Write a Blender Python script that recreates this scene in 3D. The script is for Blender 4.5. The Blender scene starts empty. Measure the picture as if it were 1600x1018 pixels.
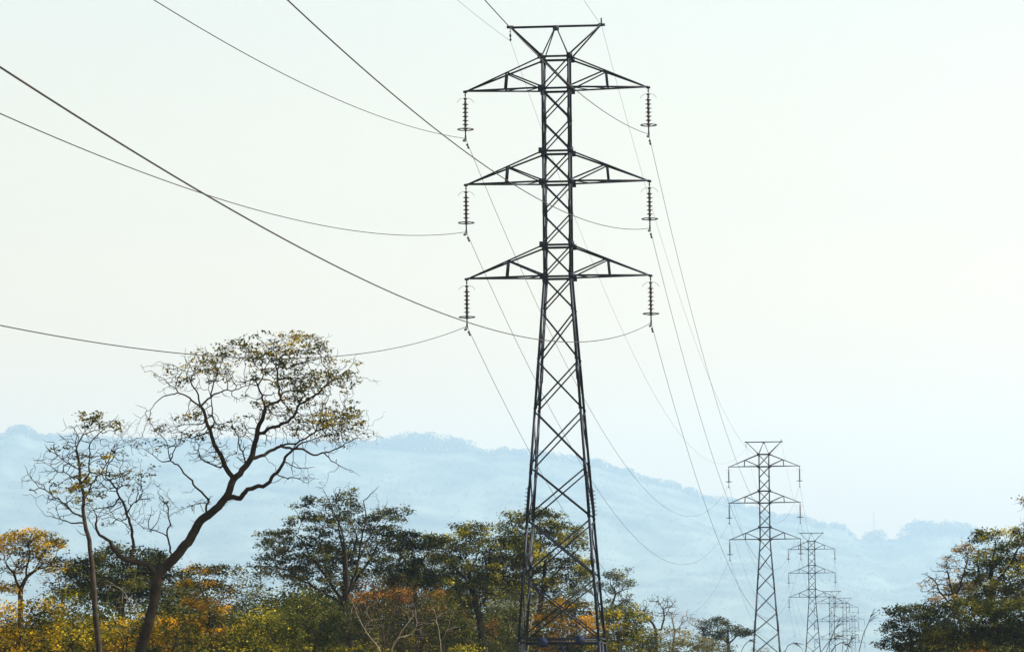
import bpy, math, random
import numpy as np
from mathutils import Vector, Matrix
R = math.radians
PI = math.pi
rng = np.random.default_rng(11)
random.seed(11)
S = bpy.context.scene
C = S.collection

# ---------------------------------------------------------------- camera
FPX, CX, CY = 6000.0, 800.0, 509.0          # focal length in photo pixels (135 mm), photo centre
CAMZ = 1.7
PITCH = math.atan(584.0 / FPX)
ROLL = 0.009
f_ = Vector((0, math.cos(PITCH), math.sin(PITCH)))
r0_ = Vector((1, 0, 0)); u0_ = Vector((0, -math.sin(PITCH), math.cos(PITCH)))
r_ = r0_ * math.cos(ROLL) - u0_ * math.sin(ROLL)
u_ = r0_ * math.sin(ROLL) + u0_ * math.cos(ROLL)
cam = bpy.data.cameras.new('camera'); camo = bpy.data.objects.new('camera', cam); C.objects.link(camo)
cam.sensor_width = 36; cam.lens = FPX / 1600 * 36; cam.clip_start = 1; cam.clip_end = 40000
M3 = Matrix((r_, u_, -f_)).transposed()
camo.matrix_world = Matrix.Translation((0, 0, CAMZ)) @ M3.to_4x4()
S.camera = camo

def at(px, py, Y):
    """world point seen at a photo pixel, on the plane y = Y"""
    d = f_ + r_ * ((px - CX) / FPX) + u_ * (-(py - CY) / FPX)
    return Vector((0, 0, CAMZ)) + d * (Y / d.y)

def proj(p):
    q = Vector(p) - Vector((0, 0, CAMZ)); d = q.dot(f_)
    return CX + FPX * q.dot(r_) / d, CY - FPX * q.dot(u_) / d

# ---------------------------------------------------------------- light, sky, exposure
SUN_EL, SUN_AZ = R(46), R(88)
W = bpy.data.worlds.new('World'); S.world = W; W.use_nodes = True
nt = W.node_tree; nt.nodes.clear()
out = nt.nodes.new('ShaderNodeOutputWorld'); bg = nt.nodes.new('ShaderNodeBackground')
sky = nt.nodes.new('ShaderNodeTexSky'); sky.sky_type = 'NISHITA'; sky.sun_disc = False
sky.sun_elevation = SUN_EL; sky.sun_rotation = SUN_AZ
sky.air_density = 1.0; sky.dust_density = 4.0; sky.ozone_density = 1.0
hsv = nt.nodes.new('ShaderNodeHueSaturation'); hsv.inputs['Saturation'].default_value = 0.2
nt.links.new(sky.outputs[0], hsv.inputs['Color']); tint = nt.nodes.new('ShaderNodeMix'); tint.data_type = 'RGBA'; tint.blend_type = 'MULTIPLY'; tint.inputs[0].default_value = 1
tcw = nt.nodes.new('ShaderNodeTexCoord'); sep = nt.nodes.new('ShaderNodeSeparateXYZ'); wr = nt.nodes.new('ShaderNodeValToRGB')
nt.links.new(tcw.outputs['Generated'], sep.inputs[0]); nt.links.new(sep.outputs[2], wr.inputs[0])
while len(wr.color_ramp.elements) < 4: wr.color_ramp.elements.new(.5)
for e_, (p_, c_) in zip(wr.color_ramp.elements, ((.06, (2.55, 1.44, .38)), (.125, (1.58, 1.20, .72)), (.175, (1.28, 1.12, .83)), (.4, (1.12, 1.08, .98)))):
    e_.position = p_; e_.color = (*c_, 1)                       # dust-laden dry season air: warmer towards the horizon
nt.links.new(wr.outputs[0], tint.inputs[7])
nt.links.new(hsv.outputs[0], tint.inputs[6]); nt.links.new(tint.outputs[2], bg.inputs[0])
bg.inputs[1].default_value = 0.09
nt.links.new(bg.outputs[0], out.inputs[0])
sl = bpy.data.lights.new('sun', 'SUN'); so = bpy.data.objects.new('sun', sl); C.objects.link(so)
sl.energy = 5.0; sl.angle = R(0.5); sl.color = (1, .94, .86)
sd = Vector((math.sin(SUN_AZ) * math.cos(SUN_EL), math.cos(SUN_AZ) * math.cos(SUN_EL), math.sin(SUN_EL)))
so.rotation_euler = sd.to_track_quat('Z', 'Y').to_euler(); so.location = (60, 40, 80)
S.view_settings.view_transform = 'Standard'; S.view_settings.look = 'None'
S.view_settings.exposure = 1.27; S.view_settings.gamma = 1.0
S.cycles.use_denoising = True
S.cycles.volume_bounces = 2; S.cycles.max_bounces = 8
HAZE_DENSITY = 0.000095
HAZE_COLOR = (0.46, 0.68, .90)

# ---------------------------------------------------------------- materials
def mat(name, col, rough=.8, metal=0., noise=None, var=.35, bump=0.):
    m = bpy.data.materials.new(name); m.use_nodes = True
    n = m.node_tree.nodes; l = m.node_tree.links; b = n['Principled BSDF']
    b.inputs['Roughness'].default_value = rough; b.inputs['Metallic'].default_value = metal
    if noise:
        t = n.new('ShaderNodeTexNoise'); t.inputs['Scale'].default_value = noise; t.inputs['Detail'].default_value = 6
        tc = n.new('ShaderNodeTexCoord'); l.new(tc.outputs['Object'], t.inputs['Vector'])
        rp = n.new('ShaderNodeValToRGB'); l.new(t.outputs['Fac'], rp.inputs[0])
        rp.color_ramp.elements[0].position = .3; rp.color_ramp.elements[1].position = .7
        rp.color_ramp.elements[0].color = [c * (1 - var) for c in col] + [1]
        rp.color_ramp.elements[1].color = [min(1, c * (1 + var)) for c in col] + [1]
        l.new(rp.outputs[0], b.inputs['Base Color'])
        if bump:
            bp = n.new('ShaderNodeBump'); bp.inputs['Strength'].default_value = bump; bp.inputs['Distance'].default_value = .05
            l.new(t.outputs['Fac'], bp.inputs['Height']); l.new(bp.outputs[0], b.inputs['Normal'])
    else:
        b.inputs['Base Color'].default_value = (*col, 1)
    return m

def leaf_mat(name, cols, trans=.25, patch=1.0):
    """cols: list of leaf colours; each leaf takes its own, drifting by large patches through the crown"""
    m = bpy.data.materials.new(name); m.use_nodes = True
    n = m.node_tree.nodes; l = m.node_tree.links; n.clear()
    o = n.new('ShaderNodeOutputMaterial'); mx = n.new('ShaderNodeMixShader')
    d = n.new('ShaderNodeBsdfDiffuse'); t = n.new('ShaderNodeBsdfTranslucent')
    g = n.new('ShaderNodeNewGeometry'); tc = n.new('ShaderNodeTexCoord'); nz = n.new('ShaderNodeTexNoise')
    nz.inputs['Scale'].default_value = patch; nz.inputs['Detail'].default_value = 3
    l.new(tc.outputs['Object'], nz.inputs['Vector'])
    st = n.new('ShaderNodeMapRange'); st.inputs[1].default_value = .3; st.inputs[2].default_value = .7
    l.new(nz.outputs['Fac'], st.inputs[0])
    mixf = n.new('ShaderNodeMix'); mixf.data_type = 'FLOAT'; mixf.inputs[0].default_value = .22
    l.new(st.outputs[0], mixf.inputs[2]); l.new(g.outputs['Random Per Island'], mixf.inputs[3])
    rp = n.new('ShaderNodeValToRGB'); cr = rp.color_ramp
    while len(cr.elements) < len(cols): cr.elements.new(.5)
    for i, c in enumerate(cols):
        cr.elements[i].position = .30 + .52 * i / max(1, len(cols) - 1); cr.elements[i].color = tuple(min(.75, v * (1, 1.05, 1.3)[min(i, 2)]) for v in c) + (1,)
    l.new(mixf.outputs[0], rp.inputs[0])
    l.new(rp.outputs[0], d.inputs[0]); l.new(rp.outputs[0], t.inputs[0])
    mx.inputs[0].default_value = trans
    l.new(d.outputs[0], mx.inputs[1]); l.new(t.outputs[0], mx.inputs[2]); l.new(mx.outputs[0], o.inputs[0])
    return m

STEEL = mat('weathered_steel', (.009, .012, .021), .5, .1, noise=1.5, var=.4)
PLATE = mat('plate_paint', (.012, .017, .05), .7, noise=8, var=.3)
GLASSY = mat('insulator_glaze', (.020, .018, .018), .3)
FITTING = mat('fitting_metal', (.04, .044, .052), .5, .2)
WIRE = mat('stranded_aluminium', (.03, .031, .032), .6, .2)
BARK = mat('bark_grey_brown', (.036, .03, .024), .9, noise=3, var=.55, bump=.6)
BARK_DARK = mat('bark_dark', (.026, .022, .018), .9, noise=3, var=.5, bump=.5)
BARK_PALE = mat('bark_pale', (.17, .145, .12), .9, noise=3, var=.4)
GROUND = mat('dry_earth', (.13, .095, .05), .95, noise=.4, var=.4)
HILL = mat('hill_woodland', (.055, .06, .04), .95, noise=.006, var=.95)
for q in (GROUND, HILL, BARK, BARK_DARK, BARK_PALE): q.node_tree.nodes['Principled BSDF'].inputs['Specular IOR Level'].default_value = 0.
RIDGE_LEAF = leaf_mat('ridge_tree_leaf', [(.044, .052, .03), (.06, .066, .038)], .15, .006)

for q in (STEEL, WIRE, FITTING, PLATE): q.node_tree.nodes['Principled BSDF'].inputs['Specular IOR Level'].default_value = .12
LEAF = {
 'olive': leaf_mat('leaf_olive', [(.017, .022, .004), (.088, .090, .010), (.24, .21, .020)]),
 'green': leaf_mat('leaf_grey_green', [(.016, .021, .007), (.064, .070, .020), (.15, .145, .038)]),
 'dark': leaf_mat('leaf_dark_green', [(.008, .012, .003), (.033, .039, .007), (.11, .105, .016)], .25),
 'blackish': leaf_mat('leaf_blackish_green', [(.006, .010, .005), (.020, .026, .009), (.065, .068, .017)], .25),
 'gold': leaf_mat('leaf_golden', [(.020, .022, .004), (.23, .155, .008), (.46, .28, .014)], .4, 1.1),
 'orange': leaf_mat('leaf_orange', [(.014, .018, .004), (.12, .085, .006), (.38, .19, .011)], .4, 1.1),
 'rust': leaf_mat('leaf_rust', [(.02, .018, .004), (.11, .048, .005), (.26, .105, .008)], .4, .9),
 'yellow': leaf_mat('leaf_yellow_green', [(.014, .020, .004), (.095, .092, .007), (.33, .26, .014)], .4, .9),
 'crooked': leaf_mat('leaf_olive_brown', [(.022, .026, .005), (.080, .074, .010), (.23, .17, .014)], .3, 1.0),
 'pale': leaf_mat('leaf_dusty_green', [(.035, .045, .02), (.07, .08, .035), (.12, .115, .05)], .3),
 'dusty': leaf_mat('leaf_dry_olive', [(.05, .052, .022), (.10, .095, .035), (.17, .14, .04)], .3),
 'brown': leaf_mat('leaf_dry_brown', [(.010, .008, .004), (.036, .028, .011), (.10, .067, .02)], .25),
 'straw': leaf_mat('leaf_straw', [(.10, .075, .03), (.22, .14, .03), (.36, .20, .02)], .3),
}

# ---------------------------------------------------------------- object helpers
def tag(o, label=None, cat=None, group=None, kind=None):
    if label: o['label'] = label
    if cat: o['category'] = cat
    if group: o['group'] = group
    if kind: o['kind'] = kind
    return o

def empty(name, loc, rz=0.):
    o = bpy.data.objects.new(name, None); C.objects.link(o)
    o.location = loc; o.rotation_euler = (0, 0, rz); o.empty_display_size = .5
    return o

def mesh_np(name, V, Q, mats, parent=None, mi=None, T=None, smooth=False):
    """V (n,3), Q (m,4) quads, T (k,3) triangles"""
    me = bpy.data.meshes.new(name)
    V = np.asarray(V, np.float32); nq = len(Q); ntr = 0 if T is None else len(T)
    me.vertices.add(len(V)); me.vertices.foreach_set('co', V.ravel())
    loops = np.asarray(Q, np.int32).ravel()
    starts = np.arange(nq, dtype=np.int32) * 4
    if ntr:
        starts = np.concatenate([starts, nq * 4 + np.arange(ntr, dtype=np.int32) * 3])
        loops = np.concatenate([loops, np.asarray(T, np.int32).ravel()])
    me.loops.add(len(loops)); me.loops.foreach_set('vertex_index', loops)
    me.polygons.add(nq + ntr); me.polygons.foreach_set('loop_start', starts)
    if mi is not None: me.polygons.foreach_set('material_index', np.asarray(mi, np.int32))
    if smooth: me.polygons.foreach_set('use_smooth', np.ones(nq + ntr, bool))
    for m in (mats if isinstance(mats, (list, tuple)) else [mats]): me.materials.append(m)
    me.update(calc_edges=True); me.validate()
    o = bpy.data.objects.new(name, me); C.objects.link(o)
    if parent: o.parent = parent
    return o

class MB:
    """collects shapes into one mesh"""
    def __init__(s): s.v = []; s.q = []; s.t = []
    def _add(s, v, q, t=()):
        b = len(s.v); s.v += [tuple(x) for x in v]; s.q += [[i + b for i in x] for x in q]; s.t += [[i + b for i in x] for x in t]
    @staticmethod
    def frame(p, q, hint):
        d = (q - p).normalized(); a = hint - d * hint.dot(d)
        if a.length < 1e-4: a = d.orthogonal()
        a.normalize(); return d, a, d.cross(a)
    def bar(s, p, q, w, h, hint=Vector((0, 0, 1))):
        p = Vector(p); q = Vector(q); d, a, b = s.frame(p, q, hint)
        v = [e + a * (x * w / 2) + b * (y * h / 2) for e in (p, q) for x, y in ((-1, -1), (1, -1), (1, 1), (-1, 1))]
        s._add(v, [(0, 1, 5, 4), (1, 2, 6, 5), (2, 3, 7, 6), (3, 0, 4, 7), (3, 2, 1, 0), (4, 5, 6, 7)])
    def angle(s, p, q, leg, th, inward):
        """L-profile steel angle, its two flanges opening towards 'inward'"""
        p = Vector(p); q = Vector(q); d, a, b = s.frame(p, q, Vector(inward))
        e1 = (a + b).normalized(); e2 = (a - b).normalized()
        pts = [(0, 0), (leg, 0), (leg, th), (th, th), (th, leg), (0, leg)]
        v = [c + e1 * x + e2 * y for c in (p, q) for x, y in pts]
        qs = [(i, (i + 1) % 6, 6 + (i + 1) % 6, 6 + i) for i in range(6)]
        s._add(v, qs + [(3, 2, 1, 0), (5, 4, 3, 0), (6, 7, 8, 9), (6, 9, 10, 11)])
    def box(s, c, sx, sy, sz):
        c = Vector(c); s.bar(c - Vector((0, 0, sz / 2)), c + Vector((0, 0, sz / 2)), sx, sy, Vector((1, 0, 0)))
    def lathe(s, prof, n=14, o=(0, 0, 0)):
        """prof: (radius, z) list around z"""
        o = Vector(o); v = []
        for r, z in prof:
            v += [o + Vector((r * math.cos(2 * PI * k / n), r * math.sin(2 * PI * k / n), z)) for k in range(n)]
        q = [(j * n + k, j * n + (k + 1) % n, (j + 1) * n + (k + 1) % n, (j + 1) * n + k) for j in range(len(prof) - 1) for k in range(n)]
        s._add(v, q)
    def tube(s, pts, r, n=6):
        pts = [Vector(p) for p in pts]; rr = r if isinstance(r, (list, tuple)) else [r] * len(pts); v = []
        a = None
        for i, p in enumerate(pts):
            d = (pts[min(i + 1, len(pts) - 1)] - pts[max(i - 1, 0)]).normalized()
            if a is None: a = d.orthogonal().normalized()
            a = (a - d * a.dot(d)).normalized(); b = d.cross(a)
            v += [p + (a * math.cos(2 * PI * k / n) + b * math.sin(2 * PI * k / n)) * rr[i] for k in range(n)]
        q = [(j * n + k, j * n + (k + 1) % n, (j + 1) * n + (k + 1) % n, (j + 1) * n + k) for j in range(len(pts) - 1) for k in range(n)]
        s._add(v, q)
    def torus(s, Rr, r, z, n=28, m=6):
        v = []; q = []
        for i in range(n):
            t = 2 * PI * i / n
            for j in range(m):
                p = 2 * PI * j / m
                v.append(((Rr + r * math.cos(p)) * math.cos(t), (Rr + r * math.cos(p)) * math.sin(t), z + r * math.sin(p)))
        for i in range(n):
            for j in range(m):
                q.append((i * m + j, ((i + 1) % n) * m + j, ((i + 1) % n) * m + (j + 1) % m, i * m + (j + 1) % m))
        s._add(v, q)
    def build(s, name, m, parent=None, smooth=False):
        return mesh_np(name, s.v, s.q if s.q else np.zeros((0, 4), int), m, parent, T=s.t or None, smooth=smooth)

def children(o): return [c for c in C.objects if c.parent == o]
def copy_tree(o, parent=None):
    c = o.copy(); C.objects.link(c)
    if parent: c.parent = parent
    for ch in children(o): copy_tree(ch, c)
    return c

# ---------------------------------------------------------------- ground and hills
def ground_z(x, y):
    return (-5.2 * np.exp(-((y - 880) / 110.) ** 2) + 2.2 * np.exp(-((y - 1400) / 120.) ** 2)
            + .12 * np.sin(x * .11 + y * .05) * np.clip(y / 60, 0, 1))

def grid_mesh(name, xs, ys, zf, m, **kw):
    X, Y = np.meshgrid(xs, ys); Z = zf(X, Y)
    V = np.stack([X, Y, Z], -1).reshape(-1, 3); nx, ny = len(xs), len(ys)
    i = np.arange(nx - 1)[None, :] + nx * np.arange(ny - 1)[:, None]
    Q = np.stack([i, i + 1, i + 1 + nx, i + nx], -1).reshape(-1, 4)
    return mesh_np(name, V, Q, m, smooth=True, **kw)

xs = np.concatenate([np.linspace(-4200, -300, 14)[:-1], np.linspace(-300, 500, 81), np.linspace(500, 4200, 14)[1:]])
ys = np.concatenate([np.linspace(-380, 1800, 161), np.linspace(1800, 15000, 30)[1:]])
tag(grid_mesh('ground', xs, ys, ground_z, GROUND), kind='structure')

RIDGE = [(-300, 700), (0, 684), (12, 682), (24, 674), (42, 674), (58, 684), (110, 686), (180, 693), (300, 690), (420, 692), (560, 697), (615, 700), (660, 702),
         (735, 704), (760, 711), (785, 706), (830, 711), (870, 717), (930, 726), (955, 737), (985, 741), (1000, 750), (1040, 758), (1080, 771), (1112, 785),
         (1150, 790), (1172, 799), (1210, 809), (1258, 812), (1266, 820), (1320, 828), (1332, 842), (1360, 845), (1408, 843), (1420, 834), (1490, 836), (1530, 845),
         (1600, 856), (1900, 880)]
HY = 13000.0
rp_ = [at(px, py, HY) for px, py in RIDGE]
rX = np.array([p.x for p in rp_]); rZ = np.array([p.z for p in rp_])
def vnoise(x, y, seed):
    g = np.random.default_rng(seed); o = np.zeros_like(x)
    for k in range(5):
        fr = 2 ** k / 900.; a = .5 ** k
        for j in range(3):
            th = g.uniform(0, PI); o += a * np.sin((x * math.cos(th) + y * math.sin(th)) * fr * 2 * PI * g.uniform(.7, 1.3) + g.uniform(0, 6)) / 3
    return o
def hill_z(X, Y):
    h = np.interp(X, rX, rZ)
    t = np.clip((Y - 9000) / (HY - 9000), 0, 1); up = t ** 1.15
    back = np.clip((Y - HY) / 1700, 0, 1)
    return h * up * (1 - .6 * back) + vnoise(X, Y, 3) * 55 * t * (1 - t) * 2.2 + 1.5 - 6 * (1 - np.clip(t * 8, 0, 1))
hx = np.linspace(-3100, 3100, 421); hy = np.concatenate([np.linspace(8900, HY, 90), np.linspace(HY, 14800, 10)[1:]])
tag(grid_mesh('hills', hx, hy, hill_z, HILL), kind='structure')

# ---------------------------------------------------------------- leaves and branches
def leaf_quads(P, size, flat=.35, g=rng):
    """one folded diamond leaf at every point of P"""
    n = len(P)
    nrm = g.normal(size=(n, 3)); nrm[:, 2] = np.abs(nrm[:, 2]) + flat * 2; nrm /= np.linalg.norm(nrm, axis=1)[:, None]
    a = g.normal(size=(n, 3)); a -= nrm * (a * nrm).sum(1)[:, None]; a /= np.linalg.norm(a, axis=1)[:, None]
    b = np.cross(nrm, a); s = (size * g.uniform(.55, 1.35, n))[:, None]
    up = nrm * s * .12
    V = np.stack([P - a * s * .5, P + b * s * .30 + up, P + a * s * .55, P - b * s * .30 + up], 1).reshape(-1, 3)
    Q = np.arange(4 * n).reshape(n, 4)
    return V, Q

def tubes(chains):
    """chains: (points, radii) -> V, Q"""
    Vs = []; Qs = []; base = 0
    for P, r in chains:
        P = np.asarray(P); r = np.asarray(r); k = len(P)
        if k < 2: continue
        n = 9 if r[0] > .08 else (6 if r[0] > .03 else (4 if r[0] > .014 else 3))
        d = np.gradient(P, axis=0); d /= np.linalg.norm(d, axis=1)[:, None] + 1e-9
        ref = np.array([.31, .87, .39]); a = np.cross(d, ref); a /= np.linalg.norm(a, axis=1)[:, None] + 1e-9
        b = np.cross(d, a); th = 2 * PI * np.arange(n) / n
        ring = P[:, None, :] + r[:, None, None] * (a[:, None, :] * np.cos(th)[None, :, None] + b[:, None, :] * np.sin(th)[None, :, None])
        Vs.append(ring.reshape(-1, 3))
        i = np.arange(k - 1)[:, None] * n + np.arange(n)[None, :]; j = np.arange(k - 1)[:, None] * n + (np.arange(n)[None, :] + 1) % n
        Qs.append(np.stack([i, j, j + n, i + n], -1).reshape(-1, 4) + base); base += k * n
    if not Vs: return np.zeros((0, 3)), np.zeros((0, 4), int)
    return np.concatenate(Vs), np.concatenate(Qs)

def grow(limbs, attr, step, kill, reach, g, jit=.35, iters=140, grav=0.):
    """space colonisation from traced limbs; returns node positions, parents, traced radius"""
    pos = []; par = []; rad = []
    for li, limb in enumerate(limbs):
        pts = [np.array(p[:3], float) for p in limb]; rr = [p[3] for p in limb]
        prev = -1
        if pos:
            d = np.linalg.norm(np.array(pos) - pts[0], axis=1); prev = int(d.argmin())
            if li and not limb[0][4]: pts[0] = pos[prev]
        start = True
        for k in range(len(pts) - 1):
            L = np.linalg.norm(pts[k + 1] - pts[k]); n = max(1, int(round(L / step)))
            for s in range(n + 1):
                if s == 0 and not (start and (not pos or limb[0][4])): continue
                t = s / n; p = pts[k] * (1 - t) + pts[k + 1] * t
                if not (start and s == 0): p = p + g.normal(size=3) * step * jit * (.42 if li else .16)
                pos.append(p); par.append(prev if not (limb[0][4] and start and s == 0) else -1); rad.append(rr[k] * (1 - t) + rr[k + 1] * t); prev = len(pos) - 1
                start = False
    A = np.array(attr) if len(attr) else np.zeros((0, 3))
    if len(A):
        P = np.array(pos)
        dist = np.full(len(A), 1e9); near = np.zeros(len(A), int)
        def upd(lo):
            nonlocal dist, near
            for c in range(lo, len(pos), 400):
                B = np.array(pos[c:c + 400]); d = np.linalg.norm(A[:, None, :] - B[None], axis=2)
                j = d.argmin(1); dm = d[np.arange(len(A)), j]; u = dm < dist
                dist = np.where(u, dm, dist); near = np.where(u, j + c, near)
        upd(0); nch = {}
        for it in range(iters):
            keep = dist > kill; A = A[keep]; dist = dist[keep]; near = near[keep]
            if not len(A): break
            act = dist < reach
            if not act.any(): break
            P = np.array(pos); ids = np.unique(near[act]); lo = len(pos)
            for i in ids:
                if nch.get(i, 0) >= 3: continue
                sel = act & (near == i); d = A[sel] - P[i]; d /= np.linalg.norm(d, axis=1)[:, None]
                v = d.mean(0); v += g.normal(size=3) * jit; v[2] += grav; L = np.linalg.norm(v)
                if L < 1e-3: continue
                v /= L; pos.append(P[i] + v * step); par.append(int(i)); rad.append(0.); nch[i] = nch.get(i, 0) + 1
            if len(pos) == lo: break
            upd(lo)
    return np.array(pos), np.array(par), np.array(rad)

def gz(x, y): return float(ground_z(np.array([x]), np.array([y]))[0])

def plant(name, label, cat, Y, limbs, crowns, leaf, bark=BARK, n_attr=500, step=.22, kill=None, reach=2.2, jit=.4, r_base=.12, r_tip=.007,
          leaves=64, leaf_size=0.088, spread=0.187, flat=.45, split=.03, seed=1, group=None, grav=0., trunk_part='trunk', bare=None, iters=140, dv=1.0, inner=.06, clump=None, cflat=.36, per=15):
    """A tree or shrub. limbs: polylines of photo pixels (px, py[, depth offset][, radius]); the first starts at the ground.
    crowns: (px, py, rx, ry[, leaf share[, weight[, depth offset]]]) ellipses that become ellipsoids at depth Y."""
    g = np.random.default_rng(seed); k = Y / FPX
    L = []
    for li, lb in enumerate(limbs):
        pts = []; dy = g.normal() * .5 * dv
        n = len(lb)
        for j, p in enumerate(lb):
            off = p[2] if len(p) > 2 and p[2] is not None else (0 if li == 0 else dy * (j / max(1, n - 1)) * 2.2)
            w = at(p[0], p[1], Y + off); pts.append([w.x, w.y, w.z, p[3] if len(p) > 3 else 0., False])
        root = (li == 0) or (len(lb[0]) > 4)
        if root:
            b = at(lb[0][0], lb[0][1], Y); z0 = gz(b.x, Y)
            if pts[0][2] > z0 + .05:
                q = list(pts[0]); q[2] = z0 - .15; q[0] += (pts[0][0] - pts[1][0]) * .3; q[3] = pts[0][3] * 1.15
                pts.insert(0, q)
            pts[0][4] = True
        L.append(pts)
    cl = clump if clump is not None else (step * 1.45 if leaves else 0)
    A = []; tot = sum(c[2] * c[3] * (c[5] if len(c) > 5 else 1) for c in crowns) or 1
    for c in crowns:
        w = c[5] if len(c) > 5 else 1; m = int(n_attr * c[2] * c[3] * w / tot) + 3
        d = g.normal(size=(m, 3)); d /= np.linalg.norm(d, axis=1)[:, None]; d *= (g.uniform(size=m) ** (1 / 2.4))[:, None]
        off = c[6] if len(c) > 6 else 0.
        ctr = at(c[0], c[1], Y + off); rr = np.array([c[2] * k, min(c[2], c[3] * 1.6) * k, c[3] * k])
        P = np.array(ctr) + d * rr
        if cl:                                            # foliage gathers in flat clumps with gaps between them
            nc = max(2, m // per); P = P[g.integers(0, nc, m)] + g.normal(size=(m, 3)) * np.array([cl, cl, cl * cflat]) * g.uniform(.4, 1.1, (m, 1))
        A.append(P)
    A = np.concatenate(A) if A else np.zeros((0, 3))
    pos, par, rad = grow(L, A, step, kill or step * 1.3, reach, g, jit, iters, grav)
    n = len(pos); order = range(n - 1, -1, -1)
    cnt = np.zeros(n); haschild = np.zeros(n, bool)
    for i in range(n):
        if par[i] >= 0: haschild[par[i]] = True
    cnt[~haschild] = 1
    # parents always precede children in the list
    for i in order:
        if par[i] >= 0: cnt[par[i]] += cnt[i]
    e = math.log(max(cnt.max(), 2)) / math.log(max(r_base / r_tip, 1.5)); r = r_tip * cnt ** (1 / e); r = np.where(rad > 0, rad, r)
    for i in range(n):
        if par[i] >= 0 and rad[i] <= 0: r[i] = min(r[i], r[par[i]] * .92)
    r = np.maximum(r, r_tip * .7)
    # bare trunk tapers a little with height
    child = [[] for _ in range(n)]
    for i in range(n):
        if par[i] >= 0: child[par[i]].append(i)
    thick = []; thin = []; stack = [(i, None) for i in range(n) if par[i] < 0]
    while stack:
        i, p0 = stack.pop(); P = []; rr = []
        if p0 is not None: P.append(pos[p0]); rr.append(min(r[p0], r[i] * 1.25))
        while True:
            P.append(pos[i]); rr.append(r[i]); ch = child[i]
            if not ch: break
            ch = sorted(ch, key=lambda c: -r[c])
            for c in ch[1:]: stack.append((c, i))
            i = ch[0]
        rr[-1] *= .5
        P = np.array(P); rr = np.array(rr)
        if len(P) > 3:                                    # relax sharp zigzags, end points kept
            P[1:-1] = P[1:-1] * .7 + (P[:-2] + P[2:]) * .15
        # the thick stretch of a chain belongs to the trunk part, the thin end to the crown
        m = int((rr > split).sum())
        if m >= 2: thick.append((P[:m], rr[:m]))
        if m < len(P): thin.append((P[max(0, m - 1):], rr[max(0, m - 1):]))
    b = L[0][0]; base = Vector((b[0], b[1], gz(b[0], b[1])))
    root = empty(name, base); tag(root, label, cat, group); o3 = np.array(base)
    V, Q = tubes(thick)
    if len(V): mesh_np(trunk_part, V - o3, Q, bark, root, smooth=True)
    V, Q = tubes(thin); mi = np.zeros(len(Q), int)
    if leaves:
        tips = np.where((r < split * .55) & (rad <= 0) & (~haschild | (g.uniform(size=n) < inner)))[0]
        if bare is not None and len(tips):
            t = pos[tips]; pr = np.full(len(tips), bare)
            for c in crowns:
                off = c[6] if len(c) > 6 else 0.
                ctr = np.array(at(c[0], c[1], Y + off)); u = ((t[:, 0] - ctr[0]) / (c[2] * k * 1.1)) ** 2 + ((t[:, 2] - ctr[2]) / (c[3] * k * 1.1)) ** 2
                pr = np.where(u < 1, np.maximum(pr, c[4] if len(c) > 4 else 1.), pr)
            tips = tips[g.uniform(size=len(tips)) < pr]
        if len(tips):
            idx = np.repeat(tips, leaves); d = g.normal(size=(len(idx), 3)) * spread; d[:, 2] *= flat
            d[:, 2] += spread * .25
            V2, Q2 = leaf_quads(pos[idx] + d, leaf_size, .35, g)
            mi = np.concatenate([mi, np.ones(len(Q2), int)]); Q = np.concatenate([Q, Q2 + len(V)]); V = np.concatenate([V, V2])
    if len(V): mesh_np('crown', V - o3, Q, [bark, LEAF[leaf]], root, mi=mi)
    return root

# ---------------------------------------------------------------- pylon
LV = {k: 19.80 + (v - 19.80) * (1.0175 if v > 19.8 else 1.007) for k, v in dict(top=30.64, cap=29.25, a1=27.88, c2=25.18, a2=23.85, c3=21.15, a3=19.80, beam=4.15).items()}
HALF = 4.0
def half(z):
    return .61 + (0 if z >= LV['a3'] else (LV['a3'] - z) * .0735)
def corner(sx, sy, z):
    h = half(z); return Vector((sx * h, sy * h, z))
NODES = [LV['cap'], LV['a1'], 26.65, LV['c2'], LV['a2'], 22.55, LV['c3'], LV['a3'], 18.28, 16.13, 13.98, 11.55, 9.3, 6.75, LV['beam']]
STRING = 2.05

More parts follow.
